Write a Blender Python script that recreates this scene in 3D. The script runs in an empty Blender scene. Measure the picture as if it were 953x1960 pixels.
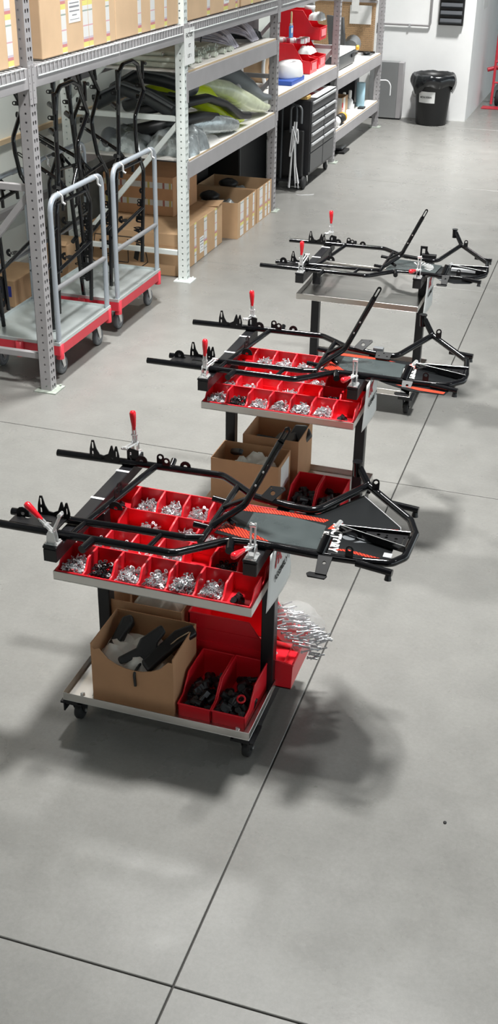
import bpy, bmesh, math, random
from mathutils import Vector, Matrix, Euler

random.seed(11)
S = bpy.context.scene
COL = S.collection
PI = math.pi

# ------------------------------------------------------------------ camera
cam_d = bpy.data.cameras.new('camera')
cam = bpy.data.objects.new('camera', cam_d)
COL.objects.link(cam)
S.camera = cam
_pi, _ya, _ro = (math.radians(a) for a in (28.92997598, -17.2938445, 1.0154348))
_f = Vector((math.sin(_ya) * math.cos(_pi), math.cos(_ya) * math.cos(_pi), -math.sin(_pi)))
_r = Vector((math.cos(_ya), -math.sin(_ya), 0))
_u = _r.cross(_f)
_r2 = _r * math.cos(_ro) + _u * math.sin(_ro)
_u2 = _u * math.cos(_ro) - _r * math.sin(_ro)
cam.matrix_world = Matrix(((_r2.x, _u2.x, -_f.x, 0), (_r2.y, _u2.y, -_f.y, 0), (_r2.z, _u2.z, -_f.z, 2.9), (0, 0, 0, 1)))
cam_d.sensor_fit = 'VERTICAL'
cam_d.sensor_height = 24
cam_d.lens = 24 * 2160.77 / 1960
cam_d.clip_start = 0.05
cam_d.clip_end = 100

# ------------------------------------------------------------------ world, lamps, exposure
W = bpy.data.worlds.new('world')
S.world = W
W.use_nodes = True
W.node_tree.nodes['Background'].inputs[0].default_value = (0.86, 0.97, 1.0, 1)
W.node_tree.nodes['Background'].inputs[1].default_value = 2.3
S.view_settings.view_transform = 'Standard'
S.view_settings.look = 'None'
S.view_settings.exposure = -0.45
S.view_settings.gamma = 1.0
S.view_settings.use_curve_mapping = False
LAMP_Z = 6.2
# x, y, watts of the round high-bay lamps under the ceiling
LAMPS = [(-0.65, 4.55, 430), (-2.75, 7.0, 165), (-1.3, 11.6, 130), (-1.5, 14.9, 350), (4.4, 4.55, 40), (4.4, 11.6, 40), (4.4, 15.9, 60),
         (-1.2, -1.8, 55), (4.4, -1.8, 8)]


def lamp_light(x, y, w):
    d = bpy.data.lights.new('high_bay_light', 'AREA')
    d.shape = 'DISK'
    d.size = 0.6
    d.energy = w
    d.spread = math.radians(130 if y == 4.55 else (84 if y == 7.0 else 92))
    d.color = (1.0, 1.0, 0.975)
    o = bpy.data.objects.new('high_bay_light', d)
    COL.objects.link(o)
    o.location = (x, y, LAMP_Z)
    return o


# ------------------------------------------------------------------ materials
MATS = {}


def mat(name, base, rough=0.5, metal=0.0, coat=0.0, var=0.0, vscale=20.0, bump=0.0, bscale=200.0, alpha=1.0, trans=0.0,
        emit=None, spec=0.5, stretch=None):
    if name in MATS:
        return MATS[name]
    m = bpy.data.materials.new(name)
    m.use_nodes = True
    nt = m.node_tree
    N, L = nt.nodes, nt.links
    b = N['Principled BSDF']
    b.inputs['Base Color'].default_value = (*base, 1)
    b.inputs['Roughness'].default_value = rough
    b.inputs['Metallic'].default_value = metal
    b.inputs['Coat Weight'].default_value = coat
    b.inputs['Coat Roughness'].default_value = 0.08
    b.inputs['Specular IOR Level'].default_value = spec
    b.inputs['Alpha'].default_value = alpha
    b.inputs['Transmission Weight'].default_value = trans
    if emit:
        b.inputs['Emission Color'].default_value = (*base, 1)
        b.inputs['Emission Strength'].default_value = emit
    co = N.new('ShaderNodeTexCoord')
    vec = co.outputs['Object']
    if stretch:
        mp = N.new('ShaderNodeMapping')
        mp.inputs['Scale'].default_value = stretch
        L.new(vec, mp.inputs[0])
        vec = mp.outputs[0]
    if var:
        n = N.new('ShaderNodeTexNoise')
        n.inputs['Scale'].default_value = vscale
        n.inputs['Detail'].default_value = 5
        L.new(vec, n.inputs['Vector'])
        r = N.new('ShaderNodeMapRange')
        r.inputs[1].default_value = 0.3
        r.inputs[2].default_value = 0.7
        r.inputs[3].default_value = 1 - var
        r.inputs[4].default_value = 1 + var
        L.new(n.outputs[0], r.inputs[0])
        h = N.new('ShaderNodeVectorMath')
        h.operation = 'SCALE'
        h.inputs[0].default_value = base
        L.new(r.outputs[0], h.inputs['Scale'])
        L.new(h.outputs[0], b.inputs['Base Color'])
        q = N.new('ShaderNodeMapRange')
        q.inputs[1].default_value = 0.3
        q.inputs[2].default_value = 0.7
        q.inputs[3].default_value = max(0.02, rough - 0.25 * var)
        q.inputs[4].default_value = min(1, rough + 0.35 * var)
        L.new(n.outputs[0], q.inputs[0])
        L.new(q.outputs[0], b.inputs['Roughness'])
    if bump:
        n2 = N.new('ShaderNodeTexNoise')
        n2.inputs['Scale'].default_value = bscale
        n2.inputs['Detail'].default_value = 3
        L.new(vec, n2.inputs['Vector'])
        bp = N.new('ShaderNodeBump')
        bp.inputs['Strength'].default_value = bump
        bp.inputs['Distance'].default_value = 0.004
        L.new(n2.outputs[0], bp.inputs['Height'])
        L.new(bp.outputs[0], b.inputs['Normal'])
    MATS[name] = m
    return m


def concrete():
    m = bpy.data.materials.new('polished_concrete')
    m.use_nodes = True
    N, L = m.node_tree.nodes, m.node_tree.links
    b = N['Principled BSDF']
    g = N.new('ShaderNodeNewGeometry')

    def noise(scale, det, rough=0.6):
        n = N.new('ShaderNodeTexNoise')
        n.inputs['Scale'].default_value = scale
        n.inputs['Detail'].default_value = det
        n.inputs['Roughness'].default_value = rough
        L.new(g.outputs['Position'], n.inputs['Vector'])
        return n.outputs[0]

    def rng(src, a, bb, c, d):
        r = N.new('ShaderNodeMapRange')
        for i, v in enumerate((a, bb, c, d)):
            r.inputs[i + 1].default_value = v
        L.new(src, r.inputs[0])
        return r.outputs[0]

    def mul(a, c):
        n = N.new('ShaderNodeMath')
        n.operation = 'MULTIPLY'
        L.new(a, n.inputs[0])
        L.new(c, n.inputs[1])
        return n.outputs[0]
    big = rng(noise(0.9, 4), 0.3, 0.7, 0.94, 1.06)
    mid = rng(noise(5.0, 6, 0.7), 0.25, 0.75, 0.90, 1.09)
    fine = rng(noise(60, 6, 0.8), 0.25, 0.75, 0.88, 1.12)
    stain = rng(noise(2.2, 8, 0.72), 0.60, 0.80, 1.0, 0.96)
    pits = rng(noise(140, 2, 0.5), 0.68, 0.80, 1.0, 0.92)
    v = mul(mul(mul(big, mid), mul(fine, stain)), pits)
    sc = N.new('ShaderNodeVectorMath')
    sc.operation = 'SCALE'
    sc.inputs[0].default_value = (0.232, 0.228, 0.216)
    L.new(v, sc.inputs['Scale'])
    L.new(sc.outputs[0], b.inputs['Base Color'])
    L.new(rng(noise(3.0, 5), 0.3, 0.7, 0.24, 0.38), b.inputs['Roughness'])
    b.inputs['Specular IOR Level'].default_value = 0.5
    bp = N.new('ShaderNodeBump')
    bp.inputs['Strength'].default_value = 0.12
    bp.inputs['Distance'].default_value = 0.002
    L.new(noise(45, 4), bp.inputs['Height'])
    L.new(bp.outputs[0], b.inputs['Normal'])
    return m


def striped(name, cols, scale, axis='Z', offset=0.0, rough=0.5, direction=None):
    """flat print: a repeating colour ramp along one direction; cols = [(pos, rgb), ...]"""
    m = bpy.data.materials.new(name)
    m.use_nodes = True
    N, L = m.node_tree.nodes, m.node_tree.links
    b = N['Principled BSDF']
    b.inputs['Roughness'].default_value = rough
    co = N.new('ShaderNodeTexCoord')
    d = N.new('ShaderNodeVectorMath')
    d.operation = 'DOT_PRODUCT'
    d.inputs[1].default_value = direction or {'X': (1, 0, 0), 'Y': (0, 1, 0), 'Z': (0, 0, 1)}[axis]
    L.new(co.outputs['Object'], d.inputs[0])
    mu = N.new('ShaderNodeMath')
    mu.operation = 'MULTIPLY_ADD'
    mu.inputs[1].default_value = scale
    mu.inputs[2].default_value = offset + 50
    L.new(d.outputs['Value'], mu.inputs[0])
    fr = N.new('ShaderNodeMath')
    fr.operation = 'FRACT'
    L.new(mu.outputs[0], fr.inputs[0])
    cr = N.new('ShaderNodeValToRGB')
    cr.color_ramp.interpolation = 'CONSTANT'
    el = cr.color_ramp.elements
    while len(el) < len(cols):
        el.new(0.5)
    for e, (p, c) in zip(el, cols):
        e.position = p
        e.color = (*c, 1)
    L.new(fr.outputs[0], cr.inputs[0])
    L.new(cr.outputs[0], b.inputs['Base Color'])
    MATS[name] = m
    return m


CONC = concrete()
GROOVE = mat('joint_filler', (0.06, 0.058, 0.055), 0.9)
WHITE_WALL = mat('white_wall_paint', (0.93, 0.93, 0.93), 0.6, var=0.03, vscale=3)
GREY_WALL = mat('left_wall_panel', (0.72, 0.75, 0.71), 0.6, var=0.05, vscale=2)
CEIL = mat('ceiling_white', (0.30, 0.305, 0.31), 0.8)
SHED_WALL = mat('shed_wall_grey', (0.20, 0.205, 0.21), 0.8)
RACK = mat('rack_grey_paint', (0.36, 0.345, 0.355), 0.42, var=0.06, vscale=6)
RACK_PALE_LIT = mat('rack_pale_lit_paint', (0.76, 0.81, 0.79), 0.42, var=0.05, vscale=6)  # pale rack paint, lightened further for the lamp light falling on one upright
GALV = mat('galvanised_plate', (0.66, 0.71, 0.71), 0.30, metal=0.55, var=0.12, vscale=5)
STEEL = mat('stainless_steel', (0.72, 0.70, 0.67), 0.30, metal=1.0, var=0.03, vscale=3, stretch=(1, 10, 1))
BLACK = mat('black_powder_coat', (0.004, 0.004, 0.005), 0.11, spec=0.5)
BLACKF = mat('black_plate_coat', (0.006, 0.006, 0.007), 0.42, spec=0.35)
BLACKM = mat('black_square_tube', (0.012, 0.012, 0.014), 0.35, spec=0.35)
BLACKP = mat('black_plastic', (0.012, 0.012, 0.013), 0.45)
RUBBER = mat('black_rubber', (0.02, 0.02, 0.021), 0.7)
CHROME = mat('zinc_chrome', (0.85, 0.85, 0.85), 0.18, metal=0.7)
ZINC = mat('zinc_hardware', (0.66, 0.67, 0.69), 0.27, metal=0.75)
BLKHW = mat('black_hardware', (0.015, 0.015, 0.017), 0.35)
REDBIN = mat('red_bin_plastic', (0.80, 0.016, 0.030), 0.33, coat=0.1)
REDGRIP = mat('red_vinyl_grip', (0.75, 0.010, 0.022), 0.25, coat=0.3)
REDPAINT = mat('red_cart_paint', (0.60, 0.035, 0.055), 0.4, var=0.06, vscale=9)
BLUETUBE = mat('pale_blue_grey_tube', (0.42, 0.46, 0.51), 0.30, metal=0.35, coat=0.3)
GREYTUBE = mat('worn_grey_tube', (0.27, 0.27, 0.28), 0.4, metal=0.4)
CARD = mat('cardboard', (0.52, 0.335, 0.19), 0.85, var=0.06, vscale=8)
CARDD = mat('cardboard_brown', (0.50, 0.275, 0.145), 0.85, var=0.07, vscale=8)
CARDP = mat('cardboard_pale', (0.62, 0.43, 0.27), 0.85, var=0.05, vscale=6)
PAPER = mat('white_paper', (0.82, 0.82, 0.81), 0.7)
PAPERB = mat('white_tissue_bag', (0.74, 0.71, 0.65), 0.55, var=0.05, vscale=10)
INK = mat('black_ink', (0.02, 0.02, 0.02), 0.7)
REDINK = mat('red_ink', (0.55, 0.03, 0.04), 0.6)
BLUEINK = mat('blue_ink', (0.03, 0.05, 0.33), 0.6)
BOARD = mat('shelf_board_white', (0.80, 0.78, 0.74), 0.5, var=0.03, vscale=5)
BOARDE = mat('shelf_board_edge', (0.55, 0.42, 0.27), 0.7)
FOIL = mat('silver_poly_bag', (0.42, 0.46, 0.47), 0.22, metal=0.55, var=0.25, vscale=14, bump=0.5, bscale=30)
CLEAR = mat('clear_poly_bag', (0.85, 0.86, 0.86), 0.12, alpha=0.13, var=0.1, vscale=20, bump=0.5, bscale=40)
CLOUD = mat('cloudy_poly_bag', (0.62, 0.57, 0.50), 0.3, alpha=0.82, var=0.1, vscale=20)
LIME = mat('lime_green_plastic', (0.74, 0.88, 0.02), 0.3, coat=0.3)
PALEGREEN = mat('pale_bagged_plastic', (0.66, 0.70, 0.50), 0.25, coat=0.4, var=0.12, vscale=14, bump=0.3, bscale=25)
GREYPL = mat('grey_plastic', (0.16, 0.17, 0.18), 0.35)
CHARCOAL = mat('charcoal_plastic', (0.045, 0.05, 0.055), 0.35)
WHITEPL = mat('white_plastic', (0.82, 0.82, 0.83), 0.35)
LILAC = mat('lilac_cable', (0.80, 0.77, 0.88), 0.45)
CABINET = mat('tool_chest_black', (0.025, 0.025, 0.028), 0.35)
DRAWER = mat('tool_chest_drawer', (0.06, 0.062, 0.066), 0.35)
ALU = mat('brushed_aluminium', (0.62, 0.63, 0.65), 0.32, metal=0.35)
TRAYB = mat('floor_tray_dark', (0.010, 0.011, 0.012), 0.30, spec=0.35)
TRAYG = mat('floor_tray_grey', (0.050, 0.062, 0.063), 0.28, spec=0.6, var=0.15, vscale=8)
REDHATCH = striped('red_hatched_decal', [(0, (0.78, 0.055, 0.025)), (0.66, (0.10, 0.012, 0.012))], 85, direction=(1, 0.75, 0), rough=0.25)
REDDECAL = mat('red_decal', (0.78, 0.06, 0.03), 0.25)
LETTER = mat('white_letter_decal', (0.82, 0.80, 0.79), 0.3)
TAPE = striped('printed_tape', [(0, (0.74, 0.73, 0.72)), (0.30, (0.32, 0.38, 0.34)), (0.335, (0.74, 0.73, 0.72)), (0.44, (0.74, 0.68, 0.22)),
                                (0.56, (0.60, 0.24, 0.24)), (0.63, (0.58, 0.50, 0.56)), (0.68, (0.74, 0.73, 0.72)), (0.94, (0.66, 0.38, 0.42)),
                                (0.97, (0.74, 0.73, 0.72))], 4.2, 'Z', rough=0.35)
PEG = mat('pegboard_brown', (0.40, 0.25, 0.13), 0.7)
PEGHOLE = mat('pegboard_hole', (0.03, 0.02, 0.015), 0.9)
BLUEROLL = mat('light_blue_roll', (0.45, 0.68, 0.80), 0.6)
ORANGE = mat('orange_tape', (0.80, 0.42, 0.03), 0.4)
BAGBLK = mat('black_bin_liner', (0.008, 0.009, 0.011), 0.2, coat=0.3, bump=0.6, bscale=18)
WHEELG = mat('grey_wheel_hub', (0.40, 0.42, 0.44), 0.4)
LAMPGLOW = mat('lamp_diffuser', (1, 1, 1), 0.5, emit=6)


# ------------------------------------------------------------------ mesh helpers
class MB:
    def __init__(self):
        self.v, self.f, self.s = [], [], []

    def add(self, vs, fs, smooth=False, M=None):
        o = len(self.v)
        for p in vs:
            p = Vector(p)
            self.v.append(tuple(M @ p) if M is not None else tuple(p))
        for f in fs:
            self.f.append(tuple(i + o for i in f))
            self.s.append(smooth)
        return self

    def b(self, x0, x1, y0, y1, z0, z1, M=None):
        vs = [(x, y, z) for z in (z0, z1) for y in (y0, y1) for x in (x0, x1)]
        return self.add(vs, [(0, 2, 3, 1), (4, 5, 7, 6), (0, 1, 5, 4), (2, 6, 7, 3), (0, 4, 6, 2), (1, 3, 7, 5)], False, M)

    def box(self, c, s, rot=(0, 0, 0), M=None):
        T = Matrix.Translation(c) @ Euler(rot).to_matrix().to_4x4()
        if M is not None:
            T = M @ T
        return self.b(-s[0] / 2, s[0] / 2, -s[1] / 2, s[1] / 2, -s[2] / 2, s[2] / 2, T)

    def tube(self, pts, r, n=10, closed=False, caps=True, M=None):
        pts = [Vector(p) for p in pts]
        k = len(pts)
        rs = list(r) if isinstance(r, (list, tuple)) else [r] * k
        tans = []
        for i in range(k):
            if closed:
                t = pts[(i + 1) % k] - pts[i - 1]
            else:
                t = pts[min(i + 1, k - 1)] - pts[max(i - 1, 0)]
            tans.append(t.normalized() if t.length > 1e-9 else Vector((0, 0, 1)))
        up = Vector((0, 0, 1)) if abs(tans[0].z) < 0.9 else Vector((1, 0, 0))
        nrm = (up - tans[0] * up.dot(tans[0])).normalized()
        vs = []
        for i in range(k):
            t = tans[i]
            nrm = nrm - t * nrm.dot(t)
            nrm = nrm.normalized() if nrm.length > 1e-6 else t.orthogonal().normalized()
            bn = t.cross(nrm)
            for j in range(n):
                a = 2 * PI * j / n
                vs.append(pts[i] + (nrm * math.cos(a) + bn * math.sin(a)) * rs[i])
        fs = []
        for i in range(k if closed else k - 1):
            for j in range(n):
                a, c = i * n + j, i * n + (j + 1) % n
                d, e = ((i + 1) % k) * n + (j + 1) % n, ((i + 1) % k) * n + j
                fs.append((a, c, d, e))
        self.add(vs, fs, True, M)
        if caps and not closed:
            self.add(vs[:n], [tuple(reversed(range(n)))], False, M)
            self.add(vs[-n:], [tuple(range(n))], False, M)
        return self

    def cyl(self, p0, p1, r, r1=None, n=14, M=None):
        return self.tube([p0, p1], [r, r if r1 is None else r1], n, M=M)

    def pipe(self, pts, r, rad=0.04, n=10, M=None, closed=False):
        return self.tube(fillet(pts, rad, closed=closed), r, n, M=M, closed=closed)

    def prism(self, poly, z0, z1, M=None):
        k = len(poly)
        vs = [(p[0], p[1], z0) for p in poly] + [(p[0], p[1], z1) for p in poly]
        fs = [tuple(reversed(range(k))), tuple(range(k, 2 * k))]
        fs += [(i, (i + 1) % k, k + (i + 1) % k, k + i) for i in range(k)]
        return self.add(vs, fs, False, M)

    def plate(self, outer, holes, t, M=None):
        """flat plate in the XY plane with holes, thickness t"""
        bm = bmesh.new()
        es = []
        for loop in [outer] + list(holes):
            vs = [bm.verts.new((p[0], p[1], 0)) for p in loop]
            es += [bm.edges.new((vs[i], vs[(i + 1) % len(vs)])) for i in range(len(vs))]
        bmesh.ops.triangle_fill(bm, use_beauty=True, use_dissolve=False, edges=es)
        r = bmesh.ops.extrude_face_region(bm, geom=list(bm.faces))
        for g in r['geom']:
            if isinstance(g, bmesh.types.BMVert):
                g.co.z += t
        bmesh.ops.recalc_face_normals(bm, faces=list(bm.faces))
        bm.verts.index_update()
        self.add([v.co.copy() for v in bm.verts], [tuple(v.index for v in f.verts) for f in bm.faces], False, M)
        bm.free()
        return self

    def lathe(self, prof, n=20, M=None, smooth=True, cap=True):
        vs = [(r * math.cos(2 * PI * j / n), r * math.sin(2 * PI * j / n), z) for r, z in prof for j in range(n)]
        fs = [(i * n + j, i * n + (j + 1) % n, (i + 1) * n + (j + 1) % n, (i + 1) * n + j) for i in range(len(prof) - 1) for j in range(n)]
        self.add(vs, fs, smooth, M)
        if cap:
            self.add(vs[:n], [tuple(reversed(range(n)))], False, M)
            self.add(vs[-n:], [tuple(range(n))], False, M)
        return self

    def blob(self, c, s, n=14, m=9, amp=0.0, seed=0, power=1.0, rot=(0, 0, 0), M=None):
        rnd = random.Random(seed)
        ph = [rnd.uniform(0, 6.28) for _ in range(6)]
        R = Euler(rot).to_matrix()
        vs = [None] * ((m + 1) * n)
        for i in range(m + 1):
            th = PI * i / m
            for j in range(n):
                a = 2 * PI * j / n
                d = Vector((math.sin(th) * math.cos(a), math.sin(th) * math.sin(a), math.cos(th)))
                if power != 1.0:
                    d = Vector(tuple(math.copysign(abs(q) ** power, q) for q in d))
                k = 1 + amp * (math.sin(3 * a + ph[0] + 2 * th) + math.sin(5 * a - 3 * th + ph[1]) * 0.7 + math.sin(7 * th + 2 * a + ph[2]) * 0.5 * math.sin(th))
                vs[i * n + j] = Vector(c) + R @ Vector((d.x * s[0] * k, d.y * s[1] * k, d.z * s[2] * k))
        fs = [(i * n + j, (i + 1) * n + j, (i + 1) * n + (j + 1) % n, i * n + (j + 1) % n) for i in range(m) for j in range(n)]
        return self.add(vs, fs, True, M)

    def mesh(self, name, m):
        me = bpy.data.meshes.new(name)
        me.from_pydata(self.v, [], self.f)
        me.polygons.foreach_set('use_smooth', self.s)
        me.materials.append(m)
        me.update()
        return me

    def build(self, name, m, parent=None, bevel=0.0, loc=None, rot=None, seg=2):
        o = bpy.data.objects.new(name, self.mesh(name, m))
        COL.objects.link(o)
        if parent is not None:
            o.parent = parent
        if loc is not None:
            o.location = loc
        if rot is not None:
            o.rotation_euler = rot
        if bevel:
            md = o.modifiers.new('bevel', 'BEVEL')
            md.width = bevel
            md.segments = seg
            md.limit_method = 'ANGLE'
            md.angle_limit = math.radians(40)
        return o


def fillet(pts, rad, n=5, closed=False):
    pts = [Vector(p) for p in pts]
    k = len(pts)
    out = []
    for i in range(k):
        if not closed and i in (0, k - 1):
            out.append(pts[i])
            continue
        p, a, c = pts[i], pts[i - 1], pts[(i + 1) % k]
        u, w = a - p, c - p
        lu, lw = u.length, w.length
        u.normalize()
        w.normalize()
        ang = u.angle(w, PI)
        if ang > PI - 0.03:
            out.append(p)
            continue
        d = min(rad / math.tan(ang / 2), lu * 0.48, lw * 0.48)
        q0, q1 = p + u * d, p + w * d
        for t in range(n + 1):
            s = t / n
            out.append(q0 * (1 - s) ** 2 + p * 2 * s * (1 - s) + q1 * s ** 2)
    return out


def circ(cx, cy, r, n=10, ry=None, a0=0.0):
    ry = r if ry is None else ry
    return [(cx + r * math.cos(a0 + 2 * PI * i / n), cy + ry * math.sin(a0 + 2 * PI * i / n)) for i in range(n)]


def slot(cx, cy, w, l, n=4):
    """upright slot outline"""
    r, h = w / 2, l / 2 - w / 2
    return [(cx + r * math.cos(PI * i / n), cy + h + r * math.sin(PI * i / n)) for i in range(n + 1)] + \
           [(cx + r * math.cos(PI + PI * i / n), cy - h + r * math.sin(PI + PI * i / n)) for i in range(n + 1)]


def XZ(x, y, z):
    """matrix: local XY plane -> world XZ plane, normal -Y, at (x,y,z)"""
    return Matrix(((1, 0, 0, x), (0, 0, -1, y), (0, 1, 0, z), (0, 0, 0, 1)))


def YZ(x, y, z):
    """matrix: local XY plane -> world YZ plane, normal +X"""
    return Matrix(((0, 0, 1, x), (1, 0, 0, y), (0, 1, 0, z), (0, 0, 0, 1)))


def tag(o, label=None, cat=None, group=None, kind=None):
    if label:
        o['label'] = label
    if cat:
        o['category'] = cat
    if group:
        o['group'] = group
    if kind:
        o['kind'] = kind
    return o


def thing(name, label, cat, loc=(0, 0, 0), rz=0.0, group=None):
    o = bpy.data.objects.new(name, None)
    o.empty_display_size = 0.05
    COL.objects.link(o)
    o.location = loc
    o.rotation_euler = (0, 0, rz)
    return tag(o, label, cat, group)


def copy_tree(o, parent=None):
    c = o.copy()
    COL.objects.link(c)
    c.parent = parent
    for ch in list(o.children):
        copy_tree(ch, c)
    return c


def text(name, body, size, M, m, parent=None, bold=0.0, shear=0.0, align='CENTER', sx=1.0):
    cu = bpy.data.curves.new(name, 'FONT')
    cu.body = body
    cu.size = size
    cu.align_x = align
    cu.align_y = 'CENTER'
    cu.extrude = 0.0004
    cu.offset = bold
    cu.shear = shear
    cu.resolution_u = 2
    t = bpy.data.objects.new(name, cu)
    me = bpy.data.meshes.new_from_object(t)
    bpy.data.objects.remove(t)
    me.transform(M @ Matrix.Diagonal((sx, 1, 1, 1)))
    me.materials.clear()
    me.materials.append(m)
    o = bpy.data.objects.new(name, me)
    COL.objects.link(o)
    o.parent = parent
    return o


ORD = ['first', 'second', 'third', 'fourth', 'fifth', 'sixth', 'seventh']


def part(name, mb, m, parent, bevel=0.0, label=None):
    """a part whose mesh is written in world coordinates under an unrotated thing (or under a part of it)"""
    loc = -parent.location if parent.parent is None else (0, 0, 0)
    o = mb.build(name, m, parent, bevel, loc=loc)
    if label:
        o['label'] = label
    return o


def struct(name, mb, m, parent=None, bevel=0.0):
    o = mb.build(name, m, parent, bevel)
    if parent is None:
        o['kind'] = 'structure'
    return o


# ================================================================== the setting
floor = struct('floor', MB().b(-5.0, 10, -7, 24, -0.12, -0.009), GROOVE)
gx = [-5.0, -4.534, -0.874, 2.786, 6.446, 10.0]
gy = [-7, -5.2, -1.54, 2.12, 5.60, 9.245, 12.93, 16.6, 20.26, 24]
for i in range(len(gx) - 1):
    for j in range(len(gy) - 1):
        g = 0.0032
        MB().b(gx[i] + g, gx[i + 1] - g, gy[j] + g, gy[j + 1] - g, -0.0095, 0).build('slab', CONC, floor, 0.002, seg=1)
struct('wall_left', MB().b(-5.0, -4.85, -7, 17.11, 0, 7.2), GREY_WALL)
struct('wall_far', MB().b(-5.0, -2.18, 17.11, 24, 0, 7.2), WHITE_WALL)
struct('wall_end', MB().b(-2.18, 10, 24, 24.15, 0, 7.2), SHED_WALL)
# the right side of the hall is a row of wide open loading doors: posts and a header, daylight between them
wr = MB().b(10, 10.2, -7, 24, 4.6, 7.2)
for y in (-7, -1.1, 4.9, 10.9, 16.9, 23.6):
    wr.b(10, 10.2, y, y + 0.4, 0, 4.6)
struct('wall_right', wr, SHED_WALL)
struct('wall_back', MB().b(-5.0, 10, -7.15, -7, 0, 7.2), SHED_WALL)
struct('ceiling', MB().b(-5.0, 10, -7, 24, 7.2, 7.3), CEIL)
struct('trim_1', MB().b(-4.85, -4.82, 3, 13, 1.02, 1.06), BOARDE)
struct('trim_2', MB().b(-4.85, -4.80, 3, 16.9, 0.44, 0.50), RACK)

for i, (x, y, w) in enumerate(LAMPS):
    t = thing('high_bay_lamp', 'round high bay lamp hanging under the ceiling, %s' % (
        ['above the first and second assembly carts', 'above the parked platform trucks', 'above the middle of the aisle', 'near the white far wall',
         'over the open floor on the right', 'over the open floor, middle right', 'over the open floor, far right',
         'above the camera', 'behind the camera on the right'][i]), 'lamp', (x, y, LAMP_Z), 0, 'high bay lamps')
    MB().lathe([(0.06, 0.36), (0.09, 0.34), (0.12, 0.20), (0.26, 0.06), (0.28, 0.012), (0.272, 0.012), (0.25, 0.055), (0.06, 0.19)], 24, cap=False).build('housing', ALU, t)
    MB().lathe([(0.235, 0.05), (0.235, 0.056)], 24).build('diffuser', LAMPGLOW, t)
    MB().cyl((0, 0, 0.35), (0, 0, 1.0), 0.008).build('hanging_rod', BLACKM, t)
    lamp_light(x, y, w)

# ================================================================== pallet rack
RX = -3.27          # aisle face of the front posts
RB = RX - 1.067     # back face
PY = [3.65, 6.16, 8.67, 11.18, 13.69, 16.20]
PW = 0.076
rack = thing('pallet_rack', 'long grey steel pallet rack with perforated posts along the left wall', 'rack', (-3.8, 10, 0))


def perforated(mb, width, z0, z1, pitch, cells, M):
    """sheet in local XY (width along x, height along y) with a repeated pattern of holes"""
    bm = bmesh.new()
    es = []
    for loop in [[(0, 0), (width, 0), (width, pitch), (0, pitch)]] + cells:
        vs = [bm.verts.new((p[0], p[1], 0)) for p in loop]
        es += [bm.edges.new((vs[i], vs[(i + 1) % len(vs)])) for i in range(len(vs))]
    bmesh.ops.triangle_fill(bm, use_beauty=True, use_dissolve=False, edges=es)
    bmesh.ops.recalc_face_normals(bm, faces=list(bm.faces))
    bm.verts.index_update()
    vs = [v.co.copy() for v in bm.verts]
    fs = [tuple(v.index for v in f.verts) for f in bm.faces]
    if fs and bm.faces[:][0].normal.z < 0:
        fs = [tuple(reversed(f)) for f in fs]
    bm.free()
    k = int((z1 - z0) / pitch)
    for i in range(k):
        mb.add([(v.x, v.y + z0 + i * pitch, 0) for v in vs], fs, False, M)


def teardrop(cx, cy, s=1.0):
    return [(cx - 0.004 * s, cy - 0.011 * s), (cx + 0.004 * s, cy - 0.011 * s), (cx + 0.0085 * s, cy + 0.004 * s), (cx + 0.006 * s, cy + 0.011 * s),
            (cx - 0.006 * s, cy + 0.011 * s), (cx - 0.0085 * s, cy + 0.004 * s)]


ZT = 3.45
for k, y in enumerate(PY):
    m = RACK_PALE_LIT if k == 2 else RACK  # this upright gets the lightened paint, lamp light included in its colour
    for front in (True, False):
        mb = MB()
        y0, y1 = y - PW / 2, y + PW / 2
        xf = RX if front else RB + 0.076
        xb = xf - 0.076
        # aisle face with a double row of teardrops, side faces with one row of round holes
        perforated(mb, PW, 0.0, ZT, 0.05, [teardrop(0.024, 0.025), teardrop(0.052, 0.025)], YZ(xf, y0, 0.006))
        perforated(mb, 0.076, 0.0, ZT, 0.05, [circ(0.042, 0.03, 0.0065, 8)], Matrix.Translation((xb, y0, 0.006)) @ XZ(0, 0, 0))
        perforated(mb, 0.076, 0.0, ZT, 0.05, [circ(0.042, 0.03, 0.0065, 8)], Matrix.Translation((xb, y1, 0.006)) @ XZ(0, 0, 0))
        mb.b(xb, xb + 0.002, y0, y0 + 0.022, 0.006, ZT)
        mb.b(xb, xb + 0.002, y1 - 0.022, y1, 0.006, ZT)
        po = part('post', mb, m, rack)
        bp = MB().b(xb - 0.03, xf + 0.045, y0 - 0.035, y1 + 0.035, 0.0005, 0.008)
        for dx in (-0.02, 0.02):
            bp.cyl((xf + dx, y1 + 0.02, 0.008), (xf + dx, y1 + 0.02, 0.02), 0.008, n=6)
        part('base_plate', bp, RACK_PALE_LIT if k == 2 else mat('worn_green_plate', (0.38, 0.42, 0.37), 0.5, var=0.2, vscale=30), rack)
    xa, xz = RB + 0.076, RX - 0.076
    for z in (0.23, 1.30, 2.35):
        part('horizontal_brace', MB().b(xa, xz, y - 0.018, y + 0.018, z - 0.02, z + 0.02), m, rack, 0.003)
    for (z0, z1) in ((0.20, 1.27), (1.33, 2.32)):
        p0, p1 = Vector((xa - 0.02, y, z0 if z0 < 1 else z0)), Vector((xz + 0.01, y, z1))
        d = p1 - p0
        T = Matrix.Translation((p0 + p1) / 2) @ Matrix.Rotation(-math.atan2(d.z, d.x), 4, 'Y')
        part('diagonal_brace', MB().b(-d.length / 2, d.length / 2, -0.016, 0.016, -0.02, 0.02, T), m, rack, 0.003)

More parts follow.
